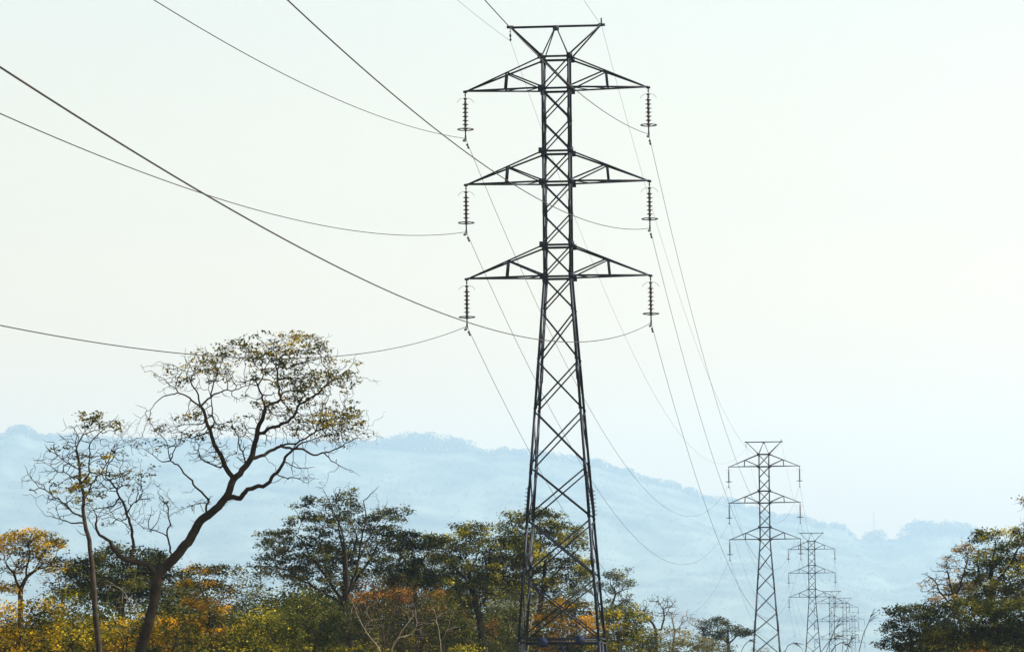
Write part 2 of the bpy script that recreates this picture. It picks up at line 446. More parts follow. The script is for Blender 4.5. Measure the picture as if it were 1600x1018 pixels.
def make_pylon():
    root = empty('lattice_pylon', (0, 0, 0))
    for sx in (-1, 1):
        for sy in (-1, 1):
            m = MB(); zs = [-.3, LV['beam'], 9.3, 13.98, LV['a3'], LV['c2'], LV['cap']]
            for a, b in zip(zs, zs[1:]):
                w = .11 if a < LV['a3'] else .09
                m.angle(corner(sx, sy, a), corner(sx, sy, b), w, .022, (-sx, -sy, 0))
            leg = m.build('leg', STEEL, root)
            for z in (7.2, 11.2, 15.3, 22.5, 26.5):
                s = MB(); p = corner(sx, sy, z) + Vector((sx * .004, sy * .004, 0)); q = corner(sx, sy, z + .62) + Vector((sx * .004, sy * .004, 0))
                s.angle(p, q, .14 if z < 19 else .11, .028, (-sx, -sy, 0)); s.build('splice_plate', STEEL, leg)
            s = MB()
            for z in np.arange(9.55, 10.6, .17):
                p = corner(sx, sy, z)
                s.tube([p, p + Vector((sx * .11, sy * .03, .03))], .013, 5); s.tube([p, p + Vector((sx * .03, sy * .11, .03))], .013, 5)
            s.bar(corner(sx, sy, 9.5), corner(sx, sy, 10.7), .03, .03); s.build('climbing_guard', STEEL, leg)
            f = MB(); p = corner(sx, sy, 0); f.lathe([(.30, -.35), (.30, .18), (.22, .28), (.0, .28)], 12, (p.x, p.y, 0)); f.build('footing', CONC, leg)
    for fx, fy in ((0, -1), (0, 1), (-1, 0), (1, 0)):
        m = MB()
        def cn(s, z): return corner(s, fy, z) if fy else corner(fx, s, z)
        inw = Vector((-fx, -fy, 0))
        for a, b in zip(NODES, NODES[1:]):
            w = .052 if a <= LV['a3'] else .046
            g = .05
            m.angle(cn(-1, a - g) + inw * .012, cn(1, b + g) + inw * .012, w, .01, inw + Vector((0, 0, .6)))
            m.angle(cn(1, a - g) + inw * .085, cn(-1, b + g) + inw * .085, w, .01, inw + Vector((0, 0, .6)))
        b0 = LV['beam']; mid = (cn(-1, b0) + cn(1, b0)) / 2
        m.angle(cn(-1, b0), cn(1, b0), .075, .012, inw + Vector((0, 0, -.6)))
        m.angle(cn(-1, b0 + .12), cn(1, b0 + .12), .05, .01, inw + Vector((0, 0, .6)))
        for s in (-1, 1): m.angle(mid, cn(s, .25), .07, .011, inw)
        for s in (-1, 1):
            q = (mid + cn(s, .25)) / 2; m.angle(q, cn(s, 2.2), .05, .01, inw)
        for z in (LV['cap'], LV['a1'], LV['c2'], LV['a2'], LV['c3'], LV['a3']):
            m.angle(cn(-1, z), cn(1, z), .075, .012, inw + Vector((0, 0, -.3)))
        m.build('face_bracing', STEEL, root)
    for top, low in ((LV['cap'], LV['a1']), (LV['c2'], LV['a2']), (LV['c3'], LV['a3'])):
        for sx in (-1, 1):
            m = MB(); tip = Vector((sx * HALF, 0, low))
            tt = .46
            for sy in (-1, 1):
                T = corner(sx, sy, top); B = corner(sx, sy, low); e = Vector((0, sy * .05, 0))
                m.angle(T, tip + e + Vector((-sx * .12, 0, .06)), .058, .012, (0, -sy, -.5)); m.angle(B, tip + e, .062, .012, (0, -sy, .5))
                tm = T.lerp(tip, tt); bm = B.lerp(tip, tt + .02)
                m.angle(tm, bm, .06, .01, (0, -sy, 0)); m.angle(tm, B + Vector((0, 0, .06)), .05, .01, (0, -sy, .4))
            for a, b in ((.0, .24), (.24, .5), (.5, .74)):
                m.angle(corner(sx, -1, low).lerp(tip, a), corner(sx, 1, low).lerp(tip, b), .045, .009, (0, 0, 1))
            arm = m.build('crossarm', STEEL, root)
            h = MB(); h.box(tip + Vector((0, 0, -.01)), .17, .16, .085); h.box(tip + Vector((0, 0, -.1)), .05, .03, .12); h.build('hanger_plate', STEEL, arm)
            for sy in (-1, 1):
                for z in (top, low):
                    gp = MB(); c = corner(sx, sy, z); gp.box(c + Vector((sx * .02, sy * .012, 0)), .26, .02, .26)
                    gp.build('gusset_plate', STEEL, arm)
    m = MB(); cz = LV['cap']; tz = LV['top']
    apex = Vector((0, 0, tz - .06))
    m.angle((-2.02, 0, tz), (2.02, 0, tz), .085, .014, (0, 1, -.4)); m.angle((-2.02, 0, tz - .03), (2.02, 0, tz - .03), .06, .014, (0, -1, -.4))
    for sx in (-1, 1):
        for sy in (-1, 1):
            m.angle(corner(sx, sy, cz), Vector((sx * 1.98, sy * .04, tz - .05)), .08, .012, (-sx, 0, .5))
            m.angle(corner(sx, sy, cz), apex + Vector((sx * .05, sy * .04, 0)), .06, .01, (-sx, 0, 0))
        m.box((sx * 2.0, 0, tz - .01), .30, .12, .11)
    m.box((0, 0, tz - .10), .26, .12, .22); m.box((1.99, 0, tz + .14), .06, .05, .3)
    m.build('earth_wire_peak', STEEL, root)
    for x, z in ((-.65, LV['beam'] - .02), (.92, LV['beam'] + .05)):
        p = MB(); y = -half(LV['beam']) - .05; p.box((x, y, z), .38, .015, .42); p.box((x, y + .02, z), .30, .02, .05)
        p.build('notice_plate', PLATE, root)
    return root
CONC = mat('concrete', (.3, .29, .27), .9, noise=6, var=.2)

def make_string():
    root = empty('insulator_string', (0, 0, 0))
    m = MB(); m.tube([(0, 0, -.12), (0, 0, -.42)], .022, 8); m.torus(.035, .014, -.16, 12, 6); m.lathe([(0, -.30), (.07, -.30), (.075, -.34), (.05, -.37), (0, -.37)])
    m.build('link', FITTING, root); m = MB(); m.tube([(0, 0, -1.72), (0, 0, -2.02)], .03, 8); m.box((0, 0, -1.98), .06, .10, .10)
    m.build('suspension_yoke', FITTING, root)
    prof = [(.045, -.40)]
    for i in range(7):
        z = -.56 - i * .178
        prof += [(.052, z + .07), (.06, z + .03), (.135, z + .004), (.14, z - .008), (.125, z - .014), (.06, z - .02), (.052, z - .05)]
    prof += [(.045, -1.74)]
    m = MB(); m.lathe(prof, 18); m.build('disc_stack', GLASSY, root, smooth=True)
    m = MB(); m.torus(.345, .022, -1.66, 36, 8)
    for k in range(2): a = PI * k; m.tube([(.05 * math.cos(a), .05 * math.sin(a), -1.72), (.345 * math.cos(a), .345 * math.sin(a), -1.66)], .018, 6)
    m.build('grading_ring', FITTING, root, smooth=True)
    m = MB(); m.tube([(.36 * math.sin(t), 0, -.52 + .24 * math.cos(t)) for t in np.linspace(-1.45, 1.45, 17)], .008, 6); m.build('arcing_horn', FITTING, root)
    m = MB(); m.tube([(0, t * .02, -2.06 - .004 * abs(t)) for t in range(-11, 12)], [.02 + .03 * (1 - abs(t) / 11) for t in range(-11, 12)], 8); m.box((0, 0, -2.03), .07, .1, .09)
    m.build('suspension_clamp', FITTING, root)
    return root

# pylons: photo pixel of the lower crossarm on the axis, distance, and words for the label
PY = [(872.5, 433, 165.5, 'near'), (1195.5, 842, 434, 'second'), (1269.2, 932, 664, 'third'), (1300.5, 998.6, 880, 'fourth'), (1320.5, 992, 1140, 'fifth'), (1334, 1003, 1400, 'sixth')]
P3 = []
for px, py, Y, w in PY:
    p = at(px, py, Y); P3.append(Vector((p.x, p.y, p.z - LV['a3'])))
dline = (P3[1] - P3[0]); dline.z = 0
RZ = -math.atan2(dline.x, dline.y)                 # line runs along local +y
span0 = dline.length
T0 = P3[0] - dline; T0.z = P3[0].z
PLAB = ['dark steel lattice pylon filling the middle, by far the tallest of the line',
        'second lattice pylon down the line, standing clear on the hazy slope at right',
        'third lattice pylon of the line, blue with haze, half behind the second one\'s arm',
        'fourth lattice pylon of the line, pale, overlapping the right arm of the third',
        'fifth lattice pylon of the line, faint, close behind the fourth',
        'sixth and last lattice pylon of the line, barely visible in the haze']
pyl = make_pylon(); strs = make_string(); pylons = []
SIDE = {-1: 'left', 1: 'right'}; TIER = ['upper', 'middle', 'lower']
ORD = ['nearest', 'second', 'third', 'fourth', 'fifth', 'sixth']
ATT = []
used = False
def flat_copy(root, name):
    """far copies are a few pixels wide: one mesh for the whole thing"""
    V = []; Q = []; T = []; b = 0
    def walk(o):
        nonlocal b
        if o.type == 'MESH' and o.name.split('.')[0] not in ('splice_plate', 'climbing_guard', 'notice_plate'):
            me = o.data
            for v in me.vertices: V.append(tuple(v.co))
            for p in me.polygons:
                (Q if len(p.vertices) == 4 else T).append([i + b for i in p.vertices])
            b += len(me.vertices)
        for c in children(o): walk(c)
    walk(root)
    o = mesh_np(name, V, Q, STEEL, T=T or None); C.objects.unlink(o); return o.data
far_pylon = flat_copy(pyl, 'lattice_pylon'); far_string = flat_copy(strs, 'insulator_string')
for i, p in enumerate(P3):
    if i < 3: o = pyl if i == 0 else copy_tree(pyl)
    else: o = bpy.data.objects.new('lattice_pylon', far_pylon); C.objects.link(o)
    o.location = p; o.rotation_euler = (0, 0, RZ); tag(o, PLAB[i], 'pylon', 'pylons of the power line'); pylons.append(o)
    Mw = Matrix.Translation(p) @ Matrix.Rotation(RZ, 4, 'Z'); att = {}
    for t, z in enumerate((LV['a1'], LV['a2'], LV['a3'])):
        for sx in (-1, 1):
            w = Mw @ Vector((sx * HALF, 0, z)); att[(t, sx)] = w + Vector((0, 0, -STRING - .01))
            if i < 3:
                if not used: s = strs; used = True
                else: s = copy_tree(strs)
            else: s = bpy.data.objects.new('insulator_string', far_string); C.objects.link(s)
            s.location = w; s.rotation_euler = (0, 0, RZ)
            tag(s, f'insulator string hanging from the {TIER[t]} {SIDE[sx]} crossarm of the {ORD[i]} pylon', 'insulator', 'insulator strings on the pylons')
    for sx in (-1, 1): att[('e', sx)] = Mw @ Vector((sx * 2.0, 0, LV['top'] - (.62 if sx < 0 else .05)))
    ATT.append(att)
# earth wire hangers: left end of each near peak beam
em = empty('earth_wire_hanger', (0, 0, 0))
m = MB(); m.tube([(0, 0, -.05), (0, 0, -.3)], .015, 6); m.torus(.03, .012, -.18, 10, 5); m.build('link', FITTING, em)
m = MB(); m.box((0, 0, -.36), .07, .16, .12); m.tube([(0, -.16, -.54), (0, 0, -.58), (0, .16, -.54)], .03, 6); m.tube([(0, 0, -.4), (.04, 0, -.56)], .02, 6); m.build('suspension_clamp', FITTING, em)
for i in range(2):
    o = em if i == 0 else copy_tree(em)
    o.location = (Matrix.Translation(P3[i]) @ Matrix.Rotation(RZ, 4, 'Z')) @ Vector((-2.0, 0, LV['top'] - .03)); o.rotation_euler = (0, 0, RZ)
    tag(o, f'small earth wire clamp dangling under the left end of the {ORD[i]} pylon\'s top beam', 'wire clamp', 'earth wire clamps')

# ---------------------------------------------------------------- cables
def sag_curve(a, b, sag, t): return a.lerp(b, t) - Vector((0, 0, 4 * sag * t * (1 - t)))
def fit_sag(a, b, px, py):
    """sag of the span a-b that passes the photo pixel"""
    lo, hi = 2., 16.
    for _ in range(40):
        s = (lo + hi) / 2; best = None
        for k in range(1, 1500):
            p = sag_curve(a, b, s, k / 1500.)
            if p.y < 20: break
            q = proj(p)
            if best is None or abs(q[0] - px) < best[0]: best = (abs(q[0] - px), q[1])
        if best[1] < py: lo = s
        else: hi = s
    return s
NEARFIT = {(0, -1): (240, 0), (1, -1): (0, 178), (2, -1): (0, 508), (0, 1): (757, 0), (1, 1): (448, 0), (2, 1): (0, 103), ('e', -1): (715, 0), ('e', 1): (912, 0)}
FARFIT = {(0, -1): (1044, 795), (1, -1): (997, 844), (2, -1): (985, 933)}
rotT0 = {k: v + (T0 - P3[0]) for k, v in ATT[0].items()}
print('near sag', end=' ')
SPAN = ['running from the {} pylon out over the viewer', 'strung from the first pylon to the second', 'strung from the second pylon to the third', 'strung from the third pylon to the fourth',
        'strung from the fourth pylon to the fifth', 'strung from the fifth pylon to the sixth']
def damper(o, a, b, sag, t, s):
    p = sag_curve(a, b, sag, t); q = sag_curve(a, b, sag, t + .002); d = (q - p).normalized(); side = Vector((0, 0, -1))
    m = MB(); m.box(p - Vector((0, 0, .05)), .03, .04, .12)
    c = p - Vector((0, 0, .11)); m.tube([c - d * .22, c + d * .22], .010, 5)
    for e in (-1, 1): m.tube([c + d * (e * .12), c + d * (e * .15), c + d * (e * .26), c + d * (e * .28)], [.02, .045, .05, .025], 8)
    m.build('vibration_damper', FITTING, o)
sags = []
for i in range(6):
    for key in ATT[0]:
        a, b = (ATT[0][key], rotT0[key]) if i == 0 else (ATT[i - 1][key], ATT[i][key])
        if i == 0: sag = fit_sag(a, b, *NEARFIT[key]); sags.append(round(sag, 2)); print(key, round(sag, 2), end=' ')
        else:
            L = (b - a).length
            base = (8.0 if key[0] == 'e' else 9.6) * (L / span0) ** 2
            sag = fit_sag(a, b, *FARFIT[key]) if (i == 1 and key in FARFIT) else base
            if i == 1: print('far', key, round(sag, 2), end=' ')
        n = 160 if i == 0 else 60
        pts = [sag_curve(a, b, sag, k / n) for k in range(n + 1)]
        earth = key[0] == 'e'
        m = MB(); m.tube(pts, .0065 if earth else (.0135 if i == 0 else .011), 6)
        o = m.build('earth_wire' if earth else 'conductor_cable', WIRE, smooth=True)
        where = f'{SIDE[key[1]]} earth wire' if earth else f'{TIER[key[0]]} {SIDE[key[1]]} power cable'
        tag(o, f'{where} {SPAN[i].format("nearest")}', 'earth wire' if earth else 'power cable', 'cables of the power line')
        if not earth and i < 3:
            L = (b - a).length
            damper(o, a, b, sag, (.55 if i == 0 else .85) / L, 1)
            if i > 0: damper(o, a, b, sag, 1 - .85 / L, -1)
print()
for i, p in enumerate(P3): print('pylon', i, [round(v, 1) for v in p], 'px', [round(v) for v in proj(p + Vector((0, 0, LV['top'])))])

# ---------------------------------------------------------------- radio mast and trees on the ridge
mb = at(1366, 846, HY - 20); mast = empty('radio_mast', mb)
tag(mast, 'faint thin radio mast on the hazy ridge above the saddle', 'radio mast')
m = MB(); H = 100.
for k in range(3):
    a = 2 * PI * k / 3; m.tube([(3.2 * math.cos(a), 3.2 * math.sin(a), -6), (.8 * math.cos(a), .8 * math.sin(a), H)], .35, 5)
for z in np.arange(0, H, 4.5):
    for k in range(3):
        a = 2 * PI * k / 3; b = 2 * PI * (k + 1) / 3; q = 3.2 - 2.4 * z / H; q2 = 3.2 - 2.4 * (z + 4.5) / H
        m.tube([(q * math.cos(a), q * math.sin(a), z), (q2 * math.cos(b), q2 * math.sin(b), z + 4.5)], .18, 4)
m.build('lattice_shaft', STEEL, mast)
m = MB(); m.tube([(0, 0, H), (0, 0, H + 9)], .25, 5); m.build('aerial', STEEL, mast)

def ridge_trees():
    g = np.random.default_rng(5); Vs = []; Qs = []; b = 0; tr = []
    spots = []
    for px in np.arange(-10, 1620, 2.3):
        py = np.interp(px, [p[0] for p in RIDGE], [p[1] for p in RIDGE])
        h = g.uniform(3, 12)
        if 590 < px < 735: h = g.uniform(14, 31) * (.6 + .4 * math.sin((px - 590) / 145 * PI))
        elif 14 < px < 50: h = g.uniform(8, 13)
        elif 930 < px < 990 or 1120 < px < 1158: h = g.uniform(8, 15)
        elif 1335 < px < 1405: h = g.uniform(0, 3) if not 1356 < px < 1378 else g.uniform(8, 19)
        elif 1408 < px < 1530: h = g.uniform(14, 26)
        if g.uniform() < .15: continue
        spots.append((px + g.normal() * 2, py, h, HY + g.uniform(-60, 25)))
    for _ in range(5200):                       # closed woodland over the face of the hills
        Y = g.uniform(9900, HY - 40); x = g.uniform(-1900, 1900) * Y / HY
        spots.append((x, float(hill_z(np.array([x]), np.array([Y]))[0]), g.uniform(5, 12), Y, 1))
    for s in spots:
        if len(s) == 5: c = np.array([s[0], s[3], s[1]]); h = s[2]
        else:
            px, py, h, Y = s; w = at(px, py, Y); zz = float(hill_z(np.array([w.x]), np.array([Y]))[0])
            c = np.array([w.x, Y, min(w.z, zz)]); h = h * Y / FPX + max(0, w.z - zz)
        n = 14 if len(s) == 5 else int(40 + h * 2.2); wd = h * g.uniform(.45, .8)
        d = g.normal(size=(n, 3)); d /= np.linalg.norm(d, axis=1)[:, None]; d *= g.uniform(.45, 1, n)[:, None] ** .5
        P = c + np.array([0, 0, h * .54]) + d * np.array([wd, wd, h * .44])
        if g.uniform() < .5:
            P[:, 2] -= np.abs(d[:, 0]) * h * .2
        V, Q = leaf_quads(P, 4.4 + h * .06, 3. if len(s) == 5 else .3, g); Vs.append(V); Qs.append(Q + b); b += len(V)
        if len(s) == 4: tr.append((np.array([c - [0, 0, 2], c + [wd * .1, 0, h * .45], c + [wd * .15, 0, h * .8]]), np.array([.05 * h, .035 * h, .015 * h]) * .6))
    nq = sum(len(q) for q in Qs); V, Q = tubes(tr); Qs.append(Q + b); Vs.append(V)
    nq = nq
    o = mesh_np('ridge_woodland', np.concatenate(Vs), np.concatenate(Qs), [RIDGE_LEAF, BARK_DARK], mi=np.concatenate([np.zeros(nq, int), np.ones(len(Q), int)]))
    tag(o, 'far off woodland along the hazy blue ridge', 'woodland', kind='stuff')
ridge_trees()

# ---------------------------------------------------------------- the trees
CROOKED = [
 [(219, 1018, 0, 0.1520), (239, 948, 0, 0.1480), (246, 897, 0, 0.1480), (270, 874, 0, 0.1400), (295, 846, .1, 0.1320), (310, 816, .2, 0.1240), (331, 800, .2, 0.1160), (354, 777, .2, 0.1080), (364, 749, .2, 0.1000)],
 [(364, 749, .2, 0.0738), (355, 733, .1, 0.0701), (344, 709, -.1, 0.0627), (333, 686, -.3, 0.0554), (323, 663, -.4, 0.0502), (317, 632, -.5, 0.0406)],
 [(317, 632, -.5, 0.0295), (297, 622, -.8, 0.0258), (277, 612, -1.0, 0.0207), (261, 596, -1.2, 0.0148), (238, 579, -1.5, 0.0074)],
 [(317, 630, -.5, 0.0295), (307, 610, -.4, 0.0244), (294, 592, -.2, 0.0185), (282, 577, 0, 0.0111)],
 [(318, 630, -.5, 0.0295), (335, 616, -.2, 0.0251), (363, 610, .3, 0.0185), (394, 601, .8, 0.0103)],
 [(328, 619, -.3, 0.0221), (332, 606, -.3, 0.0207), (338, 584, -.5, 0.0148), (336, 565, -.6, 0.0088)],
 [(327, 672, -.3, 0.0258), (333, 651, .3, 0.0221), (331, 633, .6, 0.0185), (330, 612, .8, 0.0111)],
 [(364, 749, .2, 0.0922), (382, 729, .3, 0.0886), (393, 709, .3, 0.0812), (400, 680, .3, 0.0701), (413, 648, .2, 0.0590), (416, 633, .2, 0.0517)],
 [(416, 633, .2, 0.0332), (405, 605, -.2, 0.0281), (398, 594, -.4, 0.0221), (382, 595, -.8, 0.0148), (362, 600, -1.1, 0.0074)],
 [(405, 605, -.2, 0.0221), (412, 584, -.2, 0.0185), (398, 566, -.5, 0.0133), (385, 550, -.8, 0.0074)],
 [(416, 633, .2, 0.0406), (437, 624, .6, 0.0369), (435, 607, .7, 0.0332), (432, 589, .8, 0.0295), (435, 571, .9, 0.0221), (432, 551, .9, 0.0148), (441, 533, 1.0, 0.0074)],
 [(406, 676, .3, 0.0517), (431, 666, -.2, 0.0457), (449, 658, -.5, 0.0406), (464, 645, -.7, 0.0355), (469, 630, -.8, 0.0310), (487, 620, -1.0, 0.0266), (508, 602, -1.2, 0.0207), (531, 587, -1.4, 0.0148), (559, 561, -1.7, 0.0074)],
 [(392, 720, .3, 0.0554), (413, 709, .7, 0.0502), (439, 697, 1.0, 0.0443), (459, 700, 1.2, 0.0383), (474, 700, 1.3, 0.0339), (485, 709, 1.4, 0.0310), (503, 709, 1.5, 0.0266), (523, 702, 1.6, 0.0207), (546, 689, 1.7, 0.0148), (571, 676, 1.8, 0.0074)],
 [(505, 710, 1.5, 0.0207), (518, 718, 1.4, 0.0162), (538, 730, 1.3, 0.0118), (561, 741, 1.2, 0.0059)],
 [(440, 697, 1.0, 0.0295), (464, 691, .6, 0.0266), (490, 676, .3, 0.0221), (518, 663, 0, 0.0162), (543, 653, -.2, 0.0088)],
 [(354, 780, .2, 0.0767), (377, 777, -.4, 0.0720), (387, 764, -.7, 0.0653), (405, 758, -.9, 0.0594), (418, 757, -1.0, 0.0556), (434, 737, -1.2, 0.0480), (443, 720, -1.3, 0.0413), (454, 704, -1.4, 0.0346), (475, 690, -1.6, 0.0211), (500, 684, -1.8, 0.0114)],
 [(434, 738, -1.2, 0.0192), (449, 748, -1.4, 0.0162), (462, 746, -1.5, 0.0133), (482, 755, -1.7, 0.0088), (492, 746, -1.8, 0.0051)],
 [(443, 722, -1.3, 0.0177), (467, 730, -1.6, 0.0133), (492, 730, -1.8, 0.0059)],
 [(246, 893, 0, 0.0959), (229, 880, -.2, 0.0883), (209, 875, -.4, 0.0767), (188, 867, -.6, 0.0653), (176, 857, -.7, 0.0556), (173, 845, -.8, 0.0480), (155, 834, -1.0, 0.0403), (148, 822, -1.1, 0.0326), (152, 806, -1.2, 0.0192), (140, 790, -1.3, 0.0096)],
 [(209, 873, -.4, 0.0528), (208, 850, -.2, 0.0480), (206, 829, 0, 0.0432), (199, 799, .2, 0.0384), (186, 770, .4, 0.0317), (165, 745, .6, 0.0240), (168, 722, .7, 0.0153), (174, 702, .8, 0.0087)],
 [(199, 799, .2, 0.0177), (215, 780, .5, 0.0148), (226, 766, .8, 0.0088), (240, 752, 1.0, 0.0051)],
 [(206, 829, 0, 0.0177), (190, 815, -.4, 0.0148), (172, 806, -.6, 0.0103), (158, 795, -.8, 0.0059)],
 [(259, 876, 0, 0.0332), (266, 855, .3, 0.0295), (262, 836, .5, 0.0266), (266, 814, .7, 0.0221), (259, 789, .9, 0.0162), (246, 767, 1.1, 0.0074)],
 [(262, 836, .5, 0.0207), (246, 829, .3, 0.0177), (224, 825, .1, 0.0133), (205, 811, -.1, 0.0074)],
 [(320, 806, .2, 0.0369), (325, 781, .5, 0.0332), (303, 756, .9, 0.0295), (287, 737, 1.1, 0.0266), (266, 717, 1.3, 0.0221), (247, 720, 1.4, 0.0133), (228, 702, 1.6, 0.0103), (208, 697, 1.8, 0.0059)],
 [(264, 716, 1.3, 0.0192), (259, 686, 1.5, 0.0148), (238, 666, 1.6, 0.0103), (226, 643, 1.7, 0.0059)],
 [(270, 718, 1.3, 0.0177), (284, 684, 1.0, 0.0133), (278, 664, .9, 0.0074)],
 [(325, 784, .5, 0.0177), (308, 788, 0, 0.0133), (291, 790, -.3, 0.0088), (276, 800, -.5, 0.0051)],
 [(352, 736, .1, 0.0266), (328, 722, .5, 0.0221), (310, 714, .8, 0.0162), (294, 704, 1.0, 0.0088)],
 [(381, 724, .3, 0.0251), (377, 700, -.3, 0.0221), (376, 689, -.5, 0.0192), (366, 670, -.8, 0.0133), (358, 658, -1.0, 0.0074)],
]
plant('crooked_tree', 'large crooked tree with leaning dark trunk and sparse olive leaves, tallest tree at left', 'tree', 110, CROOKED,
      [(435, 545, 75, 26, .75, 1.5), (490, 555, 40, 20, .5), (375, 548, 32, 20, .8, 1.3), (310, 575, 50, 28, .25, 1.2), (262, 590, 24, 18, .15), (340, 570, 30, 22, .4),
       (520, 585, 45, 28, .6, 1.3), (480, 605, 45, 28, .6, 1.2), (535, 650, 36, 24, .75, 1.4), (500, 660, 50, 30, .35), (555, 680, 22, 18, .4), (450, 640, 45, 30, .25), (400, 630, 28, 22, .1), (430, 585, 35, 25, .3),
       (370, 660, 24, 22, .2), (285, 660, 45, 28, .18), (240, 680, 38, 32, .1), (230, 660, 20, 22, .1), (320, 690, 40, 30, .04), (345, 705, 20, 18, .2), (520, 690, 45, 16, .1), (480, 735, 30, 14, 0, .6), (420, 700, 30, 15, 0, .6),
       (180, 740, 30, 35, .12), (165, 790, 35, 30, .02), (215, 740, 22, 28, .25), (240, 780, 30, 25, .02), (150, 800, 25, 22, 0), (300, 790, 25, 18, 0, .6), (225, 815, 30, 14, 0, .6)],
      'crooked', BARK_DARK, n_attr=4700, step=.13, kill=.15, reach=1.7, jit=.55, r_base=.14, r_tip=.0075, leaves=13, leaf_size=.09, spread=.085, inner=.03, clump=.36, cflat=.42, per=30, split=.032, seed=4, bare=.0, iters=120)

SLIM = [
 [(156, 1018, 0, .085), (148, 950, 0, .078), (145, 892, 0, .07), (139, 843, 0, .062), (132, 817, 0, .055), (130, 793, 0, .048), (131, 773, 0, .045), (125, 750, 0, .04), (124, 724, 0, .034), (118, 702, 0, .026), (126, 684, .2, .018), (137, 668, .3, .008)],
 [(131, 819, 0, .026), (99, 814, -.5, .02), (81, 806, -.8, .01)],
 [(130, 810, 0, .028), (107, 793, .4, .025), (91, 778, .6, .022), (68, 765, .8, .018), (55, 755, .9, .014), (43, 740, 1, .01), (39, 727, 1, .006)],
 [(55, 755, .9, .01), (36, 752, .8, .006)],
 [(125, 752, 0, .022), (109, 742, -.4, .018), (86, 732, -.7, .013), (63, 719, -.9, .007)],
 [(124, 732, 0, .022), (107, 724, .4, .018), (84, 709, .7, .013), (68, 694, .9, .007)],
 [(130, 760, 0, .026), (140, 737, -.3, .022), (142, 691, -.7, .016), (163, 668, -1, .012), (186, 650, -1.2, .006)],
 [(131, 780, 0, .026), (157, 737, .5, .02), (173, 714, .8, .014), (181, 691, 1, .007)],
 [(125, 722, 0, .018), (120, 690, -.3, .014), (116, 665, -.4, .008)],
 [(139, 838, 0, .02), (128, 834, -.3, .013), (118, 826, -.5, .008)],
]
plant('slim_tree', 'slim nearly bare tree with straight thin trunk, left of the crooked tree', 'tree', 106, SLIM,
      [(130, 720, 32, 34, .08, 1.3), (115, 700, 30, 26, .1), (160, 690, 26, 28, .15), (118, 760, 35, 30, .12, 1.2), (150, 755, 25, 30, .1), (88, 725, 32, 28, .03), (85, 785, 34, 26, 0), (58, 750, 24, 22, 0), (105, 680, 24, 22, .1), (165, 720, 26, 30, .08),
       (130, 658, 16, 12, 1.0, 1.2), (158, 655, 16, 8, .8), (180, 668, 10, 10, .7), (128, 755, 16, 12, .6)], 'crooked', BARK, n_attr=2300, step=.14, kill=.18, reach=1.5, jit=.45, clump=.2, cflat=.8, per=9, r_base=.07, r_tip=.008,
      leaves=32, leaf_size=0.088, spread=0.085, split=.022, seed=8, bare=0., dv=.8)

plant('golden_tree', 'small tree with flat golden orange crown at the left edge', 'tree', 128,
      [[(33, 985, 0, .10), (32, 950, 0, .09), (32, 920, 0, .08), (41, 900, 0, .06), (60, 886, 0, .035)], [(33, 925, 0, .05), (21, 892, .4, .04), (5, 876, .6, .02)], [(41, 900, 0, .04), (45, 870, -.3, .025)]],
      [(45, 852, 55, 16, .95, 1.6), (50, 835, 26, 9, .7), (10, 850, 30, 16, .9), (78, 880, 30, 14, .7), (5, 915, 36, 12, .9), (40, 880, 50, 22, .4)], 'gold', BARK, n_attr=2200, step=.17, r_base=.1, leaves=49, leaf_size=0.088, spread=0.128, seed=21, bare=.0)
plant('sparse_tree', 'thin grey sapling with scattered tiny dark leaves beside the golden orange crown', 'tree', 210,
      [[(96, 1000, 0, .07), (96, 940, 0, .05), (92, 905, 0, .03)], [(96, 935, 0, .03), (108, 900, .5, .015)]],
      [(98, 888, 26, 28, .3), (70, 900, 20, 18, .2), (112, 885, 12, 18, .4)], 'blackish', BARK_PALE, n_attr=420, step=.2, r_base=.06, leaves=13, leaf_size=0.104, spread=0.102, seed=22, bare=.1)
plant('dense_tree', 'dense dark green tree behind the crooked trunk', 'tree', 165,
      [[(190, 1010, 0, .16), (190, 950, 0, .14), (186, 910, 0, .10)], [(190, 945, 0, .07), (160, 905, .6, .05)], [(190, 940, 0, .07), (225, 905, -.6, .05)]],
      [(165, 862, 14, 10), (170, 885, 42, 16), (200, 870, 16, 9), (235, 874, 22, 11), (130, 900, 30, 22), (190, 915, 80, 32, 1, 1.2), (235, 905, 45, 28), (110, 925, 25, 14), (280, 915, 25, 20, 1, .7)],
      'dark', BARK_DARK, n_attr=3800, step=.22, r_base=.18, leaves=80, leaf_size=0.120, spread=0.221, seed=23)

SH = 'autumn shrubs in the thicket'
def shrub(label, px, Y, crowns, leaf, n=500, seed=1, ls=.095, leaves=36, spread=.17, bark=BARK_DARK, cat='shrub', name='shrub', step=.18, bare=None, r=.035):
    base = 1093 + 1.7 * FPX / Y
    low = max(c[1] + c[3] for c in crowns); w = max(c[2] for c in crowns)
    y0 = min(base - 2, max(low, 1010))
    limbs = [[(px, y0 + 12, 0, r), (px + 3, y0 - 22, 0, r * .7)]]
    for k, (dx, dy) in enumerate(((-.45, .6), (.4, -.5), (.1, .8))):
        limbs.append([(px + dx * 8, y0 + 8, dy * .3, r * .7), (px + dx * w * .6, y0 - 30, dy, r * .45)])
    return plant(name, label, cat, Y, limbs, crowns, leaf, bark, n_attr=n, step=step, r_base=r * 1.3, leaves=leaves, leaf_size=ls, spread=spread, seed=seed, group=SH if cat == 'shrub' else None, split=.02, reach=3.2, bare=bare, cflat=.75)

